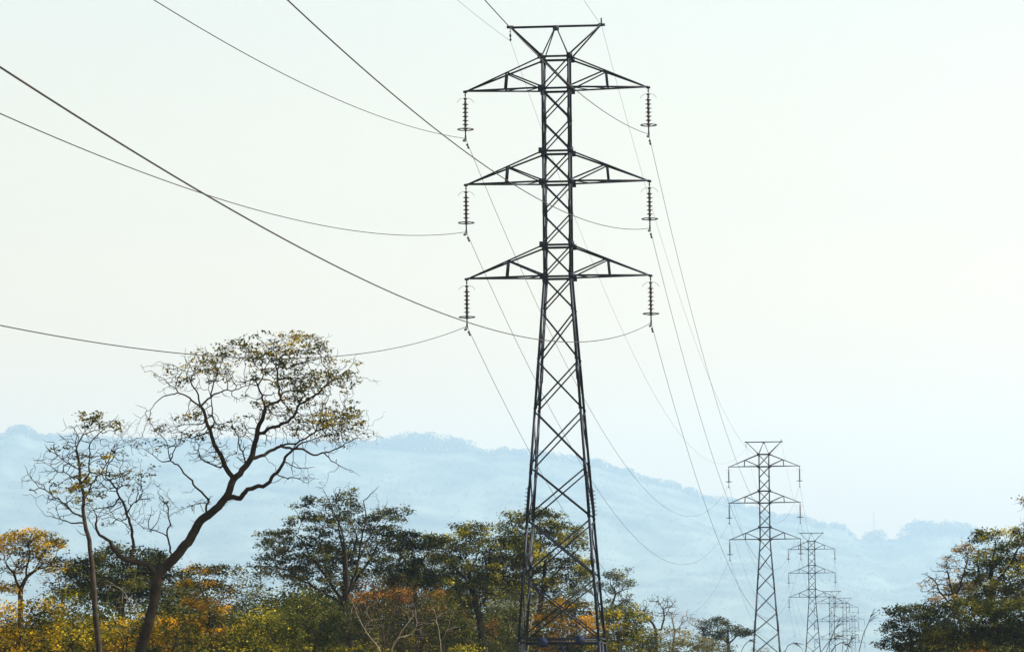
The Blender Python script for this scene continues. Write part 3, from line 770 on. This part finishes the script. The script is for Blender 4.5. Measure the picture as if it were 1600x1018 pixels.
shrub('golden orange shrub filling the lower left corner under the small golden tree', 25, 104, [(20, 965, 40, 22), (35, 995, 45, 25), (-10, 990, 30, 30), (60, 955, 20, 14)], 'gold', 900, 31)
shrub('mustard and green shrub left of the slim bare trunk', 108, 108, [(100, 955, 30, 22), (125, 950, 22, 20), (110, 990, 45, 28), (75, 985, 30, 25), (140, 968, 18, 10)], 'yellow', 1000, 32)
shrub('low ochre shrub between the slim trunk and the crooked trunk', 190, 118, [(175, 995, 35, 18), (205, 990, 35, 20), (165, 1010, 40, 15)], 'gold', 700, 33)
shrub('ochre and rust shrub just right of the crooked trunk', 268, 118, [(262, 990, 32, 22), (285, 1000, 30, 22), (250, 1005, 25, 15)], 'orange', 650, 34)
plant('orange_tree', 'small orange and green tree between the crooked tree and the broad grey green one', 'tree', 138,
      [[(330, 1018, 0, .06), (328, 980, 0, .05), (325, 940, 0, .035)], [(328, 975, 0, .03), (350, 930, .4, .02)], [(326, 950, 0, .025), (310, 910, -.4, .015)]],
      [(325, 893, 26, 12, .9, 1.3), (345, 890, 22, 12, .8), (310, 915, 25, 14, .8), (345, 925, 30, 18, .8), (325, 955, 42, 24, .9), (345, 985, 35, 24, .9), (305, 985, 22, 18, .8), (372, 900, 14, 16, .4)],
      'orange', BARK_DARK, n_attr=1000, step=.17, r_base=.05, leaves=56, leaf_size=0.096, spread=0.136, seed=35, bare=.2, split=.02)
shrub('thin open shrub with small dark leaves beside the orange tree', 385, 150, [(380, 905, 20, 22, .4), (400, 900, 16, 22, .4), (395, 940, 32, 25, .6), (375, 965, 20, 20, .6)], 'green', 500, 36, bare=.3)

plant('bushy_tree', 'broad grey green tree with open leafy crown, right of the crooked tree', 'tree', 165,
      [[(535, 1010, 0, .15), (538, 950, 0, .13), (540, 905, 0, .10), (536, 860, 0, .06), (528, 820, 0, .03)], [(538, 940, 0, .07), (500, 890, -.6, .05), (470, 840, -1, .03)],
       [(540, 930, 0, .07), (575, 880, .6, .05), (600, 830, 1, .025)], [(538, 945, 0, .06), (470, 905, .7, .04), (430, 880, 1, .02)], [(541, 900, 0, .05), (556, 850, -.5, .03), (558, 810, -.7, .015)]],
      [(540, 785, 26, 14, .9, 1.2), (492, 785, 18, 12, .8), (515, 805, 35, 18, .7), (468, 806, 20, 12, .85), (455, 828, 22, 14, .8), (500, 835, 55, 22, .55), (560, 815, 35, 22, .5), (590, 822, 25, 18, .5),
       (618, 806, 28, 9, .9, 1.2), (600, 850, 30, 20, .7), (424, 845, 24, 14, .85), (436, 865, 26, 14, .8), (420, 885, 26, 14, .8), (480, 870, 50, 24, .9), (550, 870, 55, 25, .9), (610, 885, 40, 25, .85), (510, 900, 70, 25, .9, .8)],
      'green', BARK_DARK, n_attr=3400, step=.2, r_base=.17, leaves=64, leaf_size=0.112, spread=0.162, seed=41, bare=.2, reach=2.6, cflat=.85)
plant('dead_tree', 'leafless dark tree whose bare twigs stick out above the broad grey green crown', 'tree', 158,
      [[(548, 1010, 0, .11), (543, 942, 0, .09), (541, 877, .0, .065), (538, 844, 0, .045), (529, 816, 0, .034), (514, 781, .2, .02), (505, 762, .3, .012), (492, 760, .3, .006)],
       [(531, 818, 0, .024), (527, 781, -.3, .018), (521, 762, -.4, .008)], [(528, 784, -.3, .014), (540, 765, -.5, .01), (547, 751, -.6, .005)],
       [(543, 930, 0, .06), (557, 893, -.5, .05), (563, 849, -.7, .04), (571, 811, -.8, .03), (568, 784, -.9, .022), (585, 765, -1, .013), (597, 759, -1, .006)],
       [(560, 870, -.6, .035), (574, 844, -.2, .03), (585, 822, 0, .024), (596, 800, .2, .016), (607, 781, .3, .008)], [(590, 808, .1, .014), (592, 785, 0, .01), (588, 770, 0, .005)],
       [(563, 849, -.7, .024), (548, 815, -.4, .018), (541, 790, -.2, .009)], [(536, 840, 0, .024), (512, 820, .6, .018), (498, 796, .9, .009)]],
      [(505, 768, 18, 12, 0), (545, 762, 10, 10, 0), (585, 768, 18, 12, 0), (600, 785, 10, 12, 0), (560, 800, 35, 25, 0), (510, 805, 25, 20, 0)], 'green', BARK_DARK, n_attr=240, step=.2, kill=.35, r_base=.1, r_tip=.008, leaves=0, seed=42, jit=.5)
plant('flat_topped_tree', 'dark flat topped tree with layered crown between the broad tree and the olive tree', 'tree', 160,
      [[(652, 1010, 0, .10), (650, 950, 0, .09), (648, 905, 0, .07), (645, 875, 0, .05)], [(648, 895, 0, .04), (625, 862, .5, .025)], [(648, 890, 0, .04), (672, 860, -.5, .025)]],
      [(645, 843, 36, 9, 1, 1.4), (625, 853, 20, 9), (665, 850, 22, 10), (645, 860, 30, 10), (650, 893, 32, 12), (635, 905, 25, 14), (668, 905, 18, 12, 1, .8)], 'blackish', BARK_DARK, n_attr=1500, step=.18, r_base=.1, leaves=80, leaf_size=0.104, spread=0.162, seed=43)
plant('olive_tree', 'olive green tree with dark forked trunk just left of the big pylon', 'tree', 182,
      [[(757, 1018, 0, .19), (750, 967, 0, .17), (741, 932, 0, .14), (735, 906, 0, .10), (733, 880, 0, .06)], [(738, 918, 0, .08), (770, 890, .6, .06), (800, 865, 1, .03)], [(737, 912, 0, .07), (710, 885, -.6, .05), (695, 862, -1, .03)],
       [(747, 955, 0, .06), (762, 930, .8, .045), (785, 910, 1.2, .03)], [(734, 890, 0, .05), (748, 860, .4, .03)]],
      [(718, 833, 22, 9, 1, 1.2), (745, 842, 35, 12), (698, 852, 26, 14), (735, 865, 40, 16), (690, 872, 18, 12), (790, 850, 35, 16), (805, 870, 32, 22), (780, 880, 40, 18), (720, 890, 30, 12, 1, .8), (790, 912, 45, 20), (690, 912, 36, 20), (735, 920, 40, 15, 1, .6), (700, 940, 30, 18, 1, .8), (765, 905, 40, 20), (715, 910, 34, 16)],
      'olive', BARK_DARK, n_attr=2900, step=.22, r_base=.2, leaves=80, leaf_size=0.120, spread=0.204, seed=44, flat=.45, cflat=.6)
plant('olive_tree', 'taller olive green tree rising behind the base of the big pylon', 'tree', 196,
      [[(838, 1018, 0, .17), (842, 960, 0, .15), (850, 915, 0, .11), (852, 875, 0, .07)], [(846, 935, 0, .07), (820, 880, -.7, .05), (805, 835, -1, .03)], [(850, 915, 0, .07), (880, 880, .7, .05), (900, 860, 1, .03)], [(852, 885, 0, .05), (842, 835, .4, .03)]],
      [(802, 815, 18, 9, 1, 1.3), (815, 835, 24, 14), (838, 806, 16, 8), (850, 820, 30, 10, 1, 1.2), (872, 838, 38, 12, 1, 1.2), (895, 852, 24, 10), (835, 850, 38, 16), (885, 880, 32, 10, 1, .9), (900, 890, 20, 10), (835, 880, 35, 18), (825, 915, 40, 22), (870, 905, 26, 14)],
      'olive', BARK_DARK, n_attr=2300, step=.23, r_base=.17, leaves=80, leaf_size=0.124, spread=0.212, seed=45, flat=.45, cflat=.6)
plant('background_tree', 'grey green tree filling the gap behind the dark flat topped tree and the olive tree', 'tree', 228,
      [[(690, 1010, 0, .14), (688, 950, 0, .11), (684, 915, 0, .07)], [(688, 940, 0, .06), (650, 900, .8, .03)], [(688, 940, 0, .06), (720, 905, -.8, .03)]],
      [(690, 890, 40, 24), (640, 905, 40, 24), (735, 905, 40, 26), (690, 930, 70, 26), (610, 920, 34, 20), (780, 915, 34, 26)], 'pale', BARK_DARK, n_attr=1500, step=.28, r_base=.14, leaves=30, leaf_size=.15, spread=.24, seed=46, cflat=.7)
shrub('rust coloured shrub glowing through the stems below the broad tree', 575, 172, [(555, 925, 22, 20), (585, 930, 30, 20), (545, 945, 18, 12)], 'rust', 420, 51, ls=.13, leaves=20)
shrub('rust coloured shrub below the dark flat topped tree', 655, 172, [(632, 930, 16, 10), (672, 934, 20, 10)], 'rust', 200, 52, ls=.13, leaves=18)
shrub('rust and orange shrub left of the pylon foot behind the dark trunk', 728, 194, [(720, 968, 22, 16), (735, 985, 25, 22), (772, 990, 20, 18)], 'rust', 420, 53, ls=.13, leaves=18)
shrub('orange brown shrub framed by the legs of the big pylon', 885, 178, [(885, 945, 38, 18), (900, 975, 34, 26), (860, 965, 28, 24), (880, 1000, 50, 20)], 'orange', 900, 54, ls=.13)
shrub('yellow green shrub at the right foot of the big pylon', 965, 185, [(955, 975, 24, 24), (978, 990, 24, 22), (990, 968, 14, 16), (965, 1008, 40, 16)], 'yellow', 800, 55, ls=.13)
shrub('bright yellow shrub low on the right of the pylon foot', 1000, 200, [(1002, 1005, 18, 16), (1018, 1012, 14, 14), (985, 1008, 14, 12)], 'yellow', 350, 56, ls=.12)
shrub('grey green rounded bush behind the yellow shrub', 965, 250, [(962, 966, 30, 12), (985, 972, 22, 16), (950, 975, 22, 14)], 'pale', 600, 57, ls=.16, leaves=32, step=.25, spread=.25)
shrub('dusty olive dome shaped bush right of the yellow shrub', 1045, 245, [(1045, 1000, 38, 18), (1075, 1005, 32, 16), (1020, 1005, 22, 15), (1092, 1010, 22, 12)], 'dusty', 900, 58, ls=.14, leaves=32, step=.25, spread=.22)
shrub('low olive bush at the foot of the small dark tree', 1110, 270, [(1112, 1012, 20, 14), (1095, 1005, 16, 12), (1125, 1016, 20, 9)], 'pale', 350, 59, ls=.14, step=.25)
plant('hazy_tree', 'pale hazy tree with layered crown just right of the big pylon', 'tree', 300,
      [[(945, 1010, 0, .2), (950, 975, 0, .17), (952, 955, 0, .13), (962, 930, 0, .07)], [(951, 960, 0, .08), (930, 930, .8, .05), (912, 915, 1, .03)], [(952, 955, 0, .08), (972, 940, -.8, .05)]],
      [(960, 900, 18, 7, 1, 1.2), (978, 913, 14, 6, 1, 1.2), (950, 915, 22, 9, .7), (915, 912, 24, 11, .8), (965, 935, 18, 10, .7), (970, 947, 14, 7), (900, 925, 18, 10, .6)], 'pale', BARK_DARK, n_attr=700, step=.3, r_base=.2, r_tip=.014, leaves=56, leaf_size=0.160, spread=0.238, seed=61, reach=3.5, bare=.2, split=.045)
plant('bare_tree', 'leafless hazy tree with curving fork, above the dusty olive dome', 'tree', 330,
      [[(1026, 1010, 0, .15), (1024, 985, 0, .13), (1020, 972, 0, .1), (1010, 967, 0, .07), (1006, 958, 0, .05)], [(1024, 984, 0, .09), (1034, 984, -.3, .085), (1038, 968, -.5, .075), (1036, 952, -.6, .06), (1028, 940, -.7, .03)], [(1038, 962, -.5, .05), (1048, 945, .2, .03)]],
      [(1004, 948, 20, 12, 0), (1028, 938, 22, 11, 0), (1048, 942, 16, 13, 0), (1016, 940, 16, 10, 0), (1020, 962, 18, 10, 0), (1040, 958, 16, 10, 0)], 'pale', BARK, n_attr=1500, step=.26, kill=.3, r_base=.14, r_tip=.014, leaves=0, seed=62, reach=3.5, jit=.5, split=.05)
plant('bare_tree', 'smaller leafless tree with spreading pale twigs left of the small dark tree', 'tree', 335,
      [[(1052, 1010, 0, .1), (1054, 985, 0, .09), (1050, 965, 0, .06), (1048, 955, 0, .03)], [(1054, 988, 0, .07), (1066, 972, .4, .04), (1080, 964, .6, .02)]],
      [(1056, 962, 18, 12, 0), (1078, 970, 20, 11, 0), (1070, 957, 14, 8, 0), (1094, 976, 14, 9, 0)], 'pale', BARK_PALE, n_attr=1100, step=.26, kill=.3, r_base=.1, r_tip=.013, leaves=0, seed=63, reach=3.5, jit=.5, split=.05)
plant('small_tree', 'small dark green tree with flat crown standing alone left of the second pylon', 'tree', 335,
      [[(1139, 1020, 0, .17), (1138, 1005, 0, .15), (1136, 993, 0, .10)], [(1138, 1006, 0, .09), (1150, 994, .5, .05)], [(1138, 1003, 0, .08), (1122, 988, -.5, .05)]],
      [(1120, 972, 14, 7, 1, 1.2), (1135, 978, 22, 9), (1152, 988, 15, 7), (1115, 985, 14, 9), (1140, 990, 22, 7), (1125, 996, 14, 6, .6)], 'dark', BARK_DARK, n_attr=600, step=.3, r_base=.17, r_tip=.014, leaves=80, leaf_size=0.160, spread=0.255, seed=64, reach=3, split=.045)

BU = 'bushes in the middle thicket'
def bush(label, *a, **k): return shrub(label, *a, cat='bush', name='bush', **k)
for o in (bush('olive bush with yellow flecks right of the small orange and green tree', 425, 132, [(425, 968, 26, 16), (408, 990, 34, 18), (440, 1000, 30, 18)], 'olive', 800, 101),
    bush('dark green bush under the left side of the broad tree', 490, 142, [(480, 950, 26, 16), (500, 965, 32, 20), (470, 990, 40, 20), (505, 1005, 34, 16)], 'dark', 900, 102),
    bush('blackish bush in the hollow under the trunk of the broad tree', 540, 146, [(530, 968, 26, 18), (545, 985, 34, 22), (525, 1005, 34, 16)], 'blackish', 800, 103),
    bush('dry brown twiggy bush right of the trunk of the broad tree', 597, 136, [(590, 925, 26, 26), (612, 955, 32, 30), (580, 975, 30, 26), (605, 1000, 34, 20)], 'brown', 1300, 104, leaves=9, bare=.9, ls=.08),
    bush('dry brown twiggy bush under the dark flat topped tree', 655, 139, [(640, 935, 24, 24), (665, 958, 32, 26), (645, 985, 32, 24), (670, 1005, 28, 16)], 'brown', 1300, 105, leaves=9, bare=.9, ls=.08),
    bush('dark bush left of the forked trunk of the olive tree', 696, 160, [(692, 952, 24, 18), (700, 975, 24, 22), (690, 1000, 28, 18)], 'dark', 800, 106),
    bush('grey green bush between the forked trunk and the pylon foot', 790, 168, [(790, 948, 24, 18), (804, 970, 24, 24), (796, 1000, 26, 20)], 'green', 850, 107),
    bush('grey green bush between the two ochre and orange plants', 300, 150, [(290, 935, 22, 18), (275, 960, 26, 22), (300, 975, 24, 22)], 'green', 600, 108),
    bush('dark bush low between the orange tree and the olive bush', 375, 140, [(372, 985, 24, 20), (385, 1005, 30, 14), (360, 1005, 24, 14)], 'dark', 600, 109)): o['group'] = BU
# pale twiggy dead bushes in the middle of the thicket
TW = 'dead twiggy bushes in the thicket'
for k, (lab, limbs, cr, Y) in enumerate([
    ('pale dead bush with long arching twig below the broad tree', [[(596, 1018, 0, 0.0193), (575, 990, .1, 0.0165), (560, 965, .2, 0.0138), (552, 945, .2, 0.0099), (545, 930, .2, 0.0044)], [(572, 985, .1, 0.0099), (580, 970, -.2, 0.0055), (575, 958, -.3, 0.0033)]], [(565, 950, 25, 25, 0), (590, 970, 22, 20, 0)], 120),
    ('brown dead bush with many upright stems below the dark flat topped tree', [[(602, 1018, 0, 0.0248), (596, 975, 0, 0.0193), (588, 935, 0, 0.0138), (580, 905, 0, 0.0055)], [(600, 1000, 0, 0.0165), (615, 960, .4, 0.0110), (622, 915, .6, 0.0055)], [(601, 1010, 0, 0.0165), (585, 965, -.4, 0.0088), (570, 935, -.6, 0.0044)]], [(600, 920, 40, 35, 0), (625, 945, 30, 30, 0), (580, 935, 25, 25, 0)], 128),
    ('pale dead bush with leaning straight stem in front of the dark thicket', [[(612, 1012, 0, 0.0193), (632, 978, 0, 0.0154), (640, 968, 0, 0.0110), (655, 948, .2, 0.0044)], [(640, 1010, .2, 0.0165), (648, 985, .2, 0.0121), (650, 955, .3, 0.0077), (645, 940, .3, 0.0033)]], [(645, 950, 25, 22, 0), (660, 975, 25, 20, 0)], 118),
    ('pale dead bush with twisted twigs in the dark hollow left of the pylon', [[(690, 1018, 0, 0.0165), (686, 985, 0, 0.0138), (678, 955, .2, 0.0083), (670, 935, .2, 0.0033)], [(688, 1000, 0, 0.0110), (700, 975, -.3, 0.0072), (708, 955, -.4, 0.0033)]], [(685, 950, 30, 25, 0), (705, 970, 20, 20, 0)], 126),
    ('thin pale twigs rising just inside the left leg of the big pylon', [[(824, 1018, 0, 0.0275), (828, 980, 0, 0.0248), (838, 945, .2, 0.0165), (842, 930, .2, 0.0055)], [(828, 978, 0, 0.0165), (818, 950, -.3, 0.0083)], [(798, 1018, .3, 0.0193), (796, 980, .3, 0.0154), (800, 955, .3, 0.0066)]], [(835, 940, 20, 20, 0), (805, 960, 20, 20, 0)], 172),
    ('fine pale dead branches in front of the dense dark tree', [[(215, 955, 0, 0.0110, 1), (195, 925, 0, 0.0099), (178, 912, 0, 0.0077), (160, 905, 0, 0.0044)], [(205, 940, 0, 0.0077), (190, 945, .3, 0.0055), (175, 955, .5, 0.0028)]], [(185, 925, 35, 18, 0), (210, 950, 30, 20, 0)], 125)]):
    plant('dead_bush', lab, 'dead bush', Y, limbs, cr, 'green', BARK_PALE if k != 1 else BARK, n_attr=260, step=.17, kill=.28, r_base=.04, r_tip=.006, leaves=0, seed=70 + k, reach=1.8, jit=.5, split=.02, group=TW)

# right hand group
plant('dark_bush', 'rounded blackish green bush at the left foot of the right hand trees', 'bush', 150,
      [[(1425, 1018, 0, .08), (1424, 1000, 0, .06), (1420, 980, 0, .04)], [(1424, 1005, 0, .05), (1400, 985, .4, .03)], [(1424, 1005, 0, .05), (1450, 980, -.4, .03)]],
      [(1420, 955, 24, 9, 1, 1.2), (1440, 962, 26, 14), (1408, 975, 14, 9), (1402, 992, 8, 11), (1420, 985, 32, 18), (1450, 985, 30, 22), (1410, 1008, 26, 12)], 'blackish', BARK_DARK, n_attr=1000, step=.2, r_base=.08, leaves=80, leaf_size=0.104, spread=0.170, seed=81)
plant('twiggy_tree', 'half bare tree with grey twigs and a yellow leafy tuft, right hand group', 'tree', 156,
      [[(1505, 1018, 0, .08), (1502, 985, 0, .065), (1495, 950, 0, .05), (1485, 915, 0, .05), (1480, 890, 0, .03)], [(1495, 955, 0, .05), (1470, 925, .5, .035), (1455, 900, .8, .02), (1445, 912, 1, .008)], [(1490, 935, 0, .05), (1505, 900, -.4, .035), (1512, 870, -.6, .02)], [(1485, 915, 0, .03), (1478, 875, .3, .015), (1500, 850, .4, .006)]],
      [(1510, 862, 14, 10, 1, 1.4), (1490, 878, 24, 16, .12), (1470, 900, 28, 20, .08), (1450, 912, 16, 10, .05), (1465, 925, 24, 18, .12), (1495, 905, 26, 22, .1), (1505, 850, 12, 10, .1), (1480, 950, 30, 18, .2)], 'straw', BARK_DARK, n_attr=2200, step=.15, kill=.18, r_base=.11, r_tip=.008, leaves=37, leaf_size=0.088, spread=0.119, seed=82, bare=.05, jit=.5)
plant('leafy_tree', 'big olive leafy tree rising to the upper edge of the right hand group', 'tree', 162,
      [[(1560, 1018, 0, .2), (1556, 980, 0, .18), (1550, 930, 0, .13), (1548, 890, 0, .09)], [(1552, 945, 0, .08), (1530, 900, .6, .05), (1525, 870, .8, .03)], [(1550, 920, 0, .08), (1580, 880, -.6, .05), (1595, 850, -.8, .03)], [(1548, 890, 0, .05), (1556, 850, .3, .03)]],
      [(1562, 838, 28, 8, 1, 1.3), (1540, 842, 16, 8), (1560, 858, 34, 12, .7), (1595, 850, 26, 14, .8), (1530, 885, 26, 16), (1570, 885, 40, 20), (1525, 910, 30, 20), (1600, 900, 34, 30), (1565, 925, 50, 24), (1520, 940, 34, 22)],
      'olive', BARK_DARK, n_attr=1900, step=.22, r_base=.2, leaves=80, leaf_size=0.112, spread=0.187, seed=83, bare=.9)
plant('dark_bush', 'wide blackish green bush under the big leafy tree at right', 'bush', 148,
      [[(1520, 1018, 0, .08), (1520, 1000, 0, .07), (1518, 975, 0, .05)], [(1520, 1005, 0, .06), (1480, 975, .5, .03)], [(1520, 1005, 0, .06), (1570, 975, -.5, .03)]],
      [(1480, 960, 34, 18), (1520, 955, 34, 18), (1570, 960, 40, 24), (1605, 970, 26, 34), (1470, 990, 34, 22), (1540, 990, 50, 25), (1590, 1000, 30, 20)], 'dark', BARK_DARK, n_attr=1500, step=.21, r_base=.09, leaves=80, leaf_size=0.104, spread=0.178, seed=84)
plant('edge_tree', 'orange tinged tree cut off by the right edge of the view', 'tree', 140,
      [[(1640, 1018, 0, .14), (1640, 950, 0, .12), (1638, 880, 0, .08), (1630, 830, 0, .04)], [(1639, 900, 0, .05), (1615, 850, .4, .03), (1600, 825, .5, .012)], [(1636, 860, 0, .05), (1618, 810, -.4, .03), (1604, 790, -.5, .01)]],
      [(1618, 785, 22, 14, .9), (1602, 832, 16, 9, .9), (1600, 798, 6, 5, .8), (1625, 830, 25, 18, .9), (1640, 800, 30, 20, .9), (1625, 870, 25, 20, .8)], 'orange', BARK_DARK, n_attr=900, step=.2, r_base=.13, leaves=49, leaf_size=0.096, spread=0.136, seed=85, bare=.1)

# ---------------------------------------------------------------- undergrowth: nobody could count it
def undergrowth(name, label, patches, leaf, size, seed):
    g = np.random.default_rng(seed); Ps = []
    for px, py, rx, ry, Y, n, dep in patches:
        cs = min(1, ry * Y / FPX)
        c = at(px, py, Y); k = Y / FPX
        nc = max(3, n // 60); cc = g.normal(size=(nc, 3)) * np.array([rx * k * .6, dep, ry * k * .55]) + np.array(c)
        P = np.repeat(cc, 60, 0) + g.normal(size=(nc * 60, 3)) * np.array([.35, .35, .25 * cs])
        Ps.append(P)
    P = np.concatenate(Ps); z = ground_z(P[:, 0], P[:, 1]); P[:, 2] = np.where(P[:, 2] < z + .05, z + .05 + g.uniform(0, .4, len(P)), P[:, 2])
    V, Q = leaf_quads(P, size, .35, g); o = mesh_np(name, V, Q, LEAF[leaf]); tag(o, label, 'undergrowth', kind='stuff'); return o
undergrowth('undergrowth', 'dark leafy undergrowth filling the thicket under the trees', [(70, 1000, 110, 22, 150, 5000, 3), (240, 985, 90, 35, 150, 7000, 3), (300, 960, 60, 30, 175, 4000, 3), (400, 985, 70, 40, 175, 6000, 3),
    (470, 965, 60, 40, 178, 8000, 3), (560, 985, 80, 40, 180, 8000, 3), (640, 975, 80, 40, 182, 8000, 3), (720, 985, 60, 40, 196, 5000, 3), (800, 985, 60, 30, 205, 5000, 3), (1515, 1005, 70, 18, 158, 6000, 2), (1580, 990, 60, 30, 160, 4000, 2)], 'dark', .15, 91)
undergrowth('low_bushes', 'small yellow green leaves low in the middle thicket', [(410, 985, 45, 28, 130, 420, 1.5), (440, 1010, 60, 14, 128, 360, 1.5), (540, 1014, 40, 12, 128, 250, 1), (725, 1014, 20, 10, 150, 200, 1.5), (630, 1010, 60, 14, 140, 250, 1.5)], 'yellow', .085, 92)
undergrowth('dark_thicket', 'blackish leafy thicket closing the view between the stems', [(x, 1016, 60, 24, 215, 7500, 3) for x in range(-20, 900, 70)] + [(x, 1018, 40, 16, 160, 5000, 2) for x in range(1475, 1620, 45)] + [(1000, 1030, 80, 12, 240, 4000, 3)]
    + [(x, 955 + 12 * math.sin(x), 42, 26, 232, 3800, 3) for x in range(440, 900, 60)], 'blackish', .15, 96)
undergrowth('dry_grass', 'rust coloured dry grass at the foot of the right hand trees', [(1470, 1026, 50, 4, 120, 1500, 2), (1570, 1026, 40, 4, 120, 1000, 2), (1523, 1012, 6, 6, 120, 120, 1)], 'rust', .06, 94)
undergrowth('distant_bushes', 'pale bushes on the hazy plain beyond the pylons', [(1180, 1022, 30, 7, 520, 900, 6), (1240, 1027, 40, 6, 560, 1200, 6)], 'dusty', .16, 95)

# tall grass stalks
def stalk(label, pts, Y, seed):
    g = np.random.default_rng(seed); w = [at(a, b, Y) for a, b in pts]; b = w[0]; root = empty('grass_stalk', (b.x, b.y, gz(b.x, b.y)))
    tag(root, label, 'grass stalk', 'tall dry grass stalks'); o3 = Vector(root.location)
    P = [Vector((b.x, b.y, gz(b.x, b.y))) - o3] + [p - o3 for p in w]
    m = MB(); m.tube(P, [.0045] * (len(P) - 1) + [.0015], 5); m.build('stem', BARK_DARK, root)
    m = MB(); tip = P[-1]; d = (P[-1] - P[-2])
    for k in range(7):
        s = P[-2].lerp(P[-1], .15 + .13 * k); e = s + d * .55 + Vector((g.uniform(-.01, .09), g.uniform(-.05, .05), g.uniform(-.06, .03)))
        m.tube([s, s.lerp(e, .5) + Vector((0, 0, .012)), e], [.002, .0045, .001], 5)
    m.build('seed_head', BARK_DARK, root)
stalk('tallest grass stalk with seed head, between the far pylons and the right hand bush', [(1342, 1018), (1349, 990), (1356, 974), (1363, 958)], 45, 1)
stalk('short bent grass stalk at the foot of the third pylon', [(1298, 1018), (1305, 1008), (1314, 1003), (1322, 1006)], 45, 2)
stalk('thin drooping grass stalk left of the third pylon', [(1226, 1018), (1231, 1008), (1238, 1004), (1244, 1006)], 48, 3)
stalk('thin upright grass stalk beside the foot of the fourth pylon', [(1291, 1018), (1297, 1000), (1303, 985), (1309, 973)], 52, 4)

stalk('thin leaning grass stalk between the third and fourth pylons', [(1283, 1018), (1290, 1008), (1299, 998), (1306, 994)], 50, 5)
stalk('faint short grass stalk left of the tallest one', [(1322, 1018), (1326, 1006), (1331, 995)], 54, 6)
stalk('thin grass stalk left of the second pylon foot', [(1158, 1018), (1162, 1009), (1168, 1002), (1174, 1000)], 50, 7)

# ---------------------------------------------------------------- haze
hm = bpy.data.materials.new('haze_air'); hm.use_nodes = True; n = hm.node_tree.nodes; n.clear()
ho = n.new('ShaderNodeOutputMaterial'); pv = n.new('ShaderNodeVolumePrincipled')
pv.inputs['Color'].default_value = (*HAZE_COLOR, 1); pv.inputs['Density'].default_value = HAZE_DENSITY; pv.inputs['Anisotropy'].default_value = .3
hm.node_tree.links.new(pv.outputs[0], ho.inputs['Volume'])
m = MB(); m.box((0, 7400, 510), 9000, 15800, 1040); hz = m.build('haze', hm); tag(hz, kind='stuff')
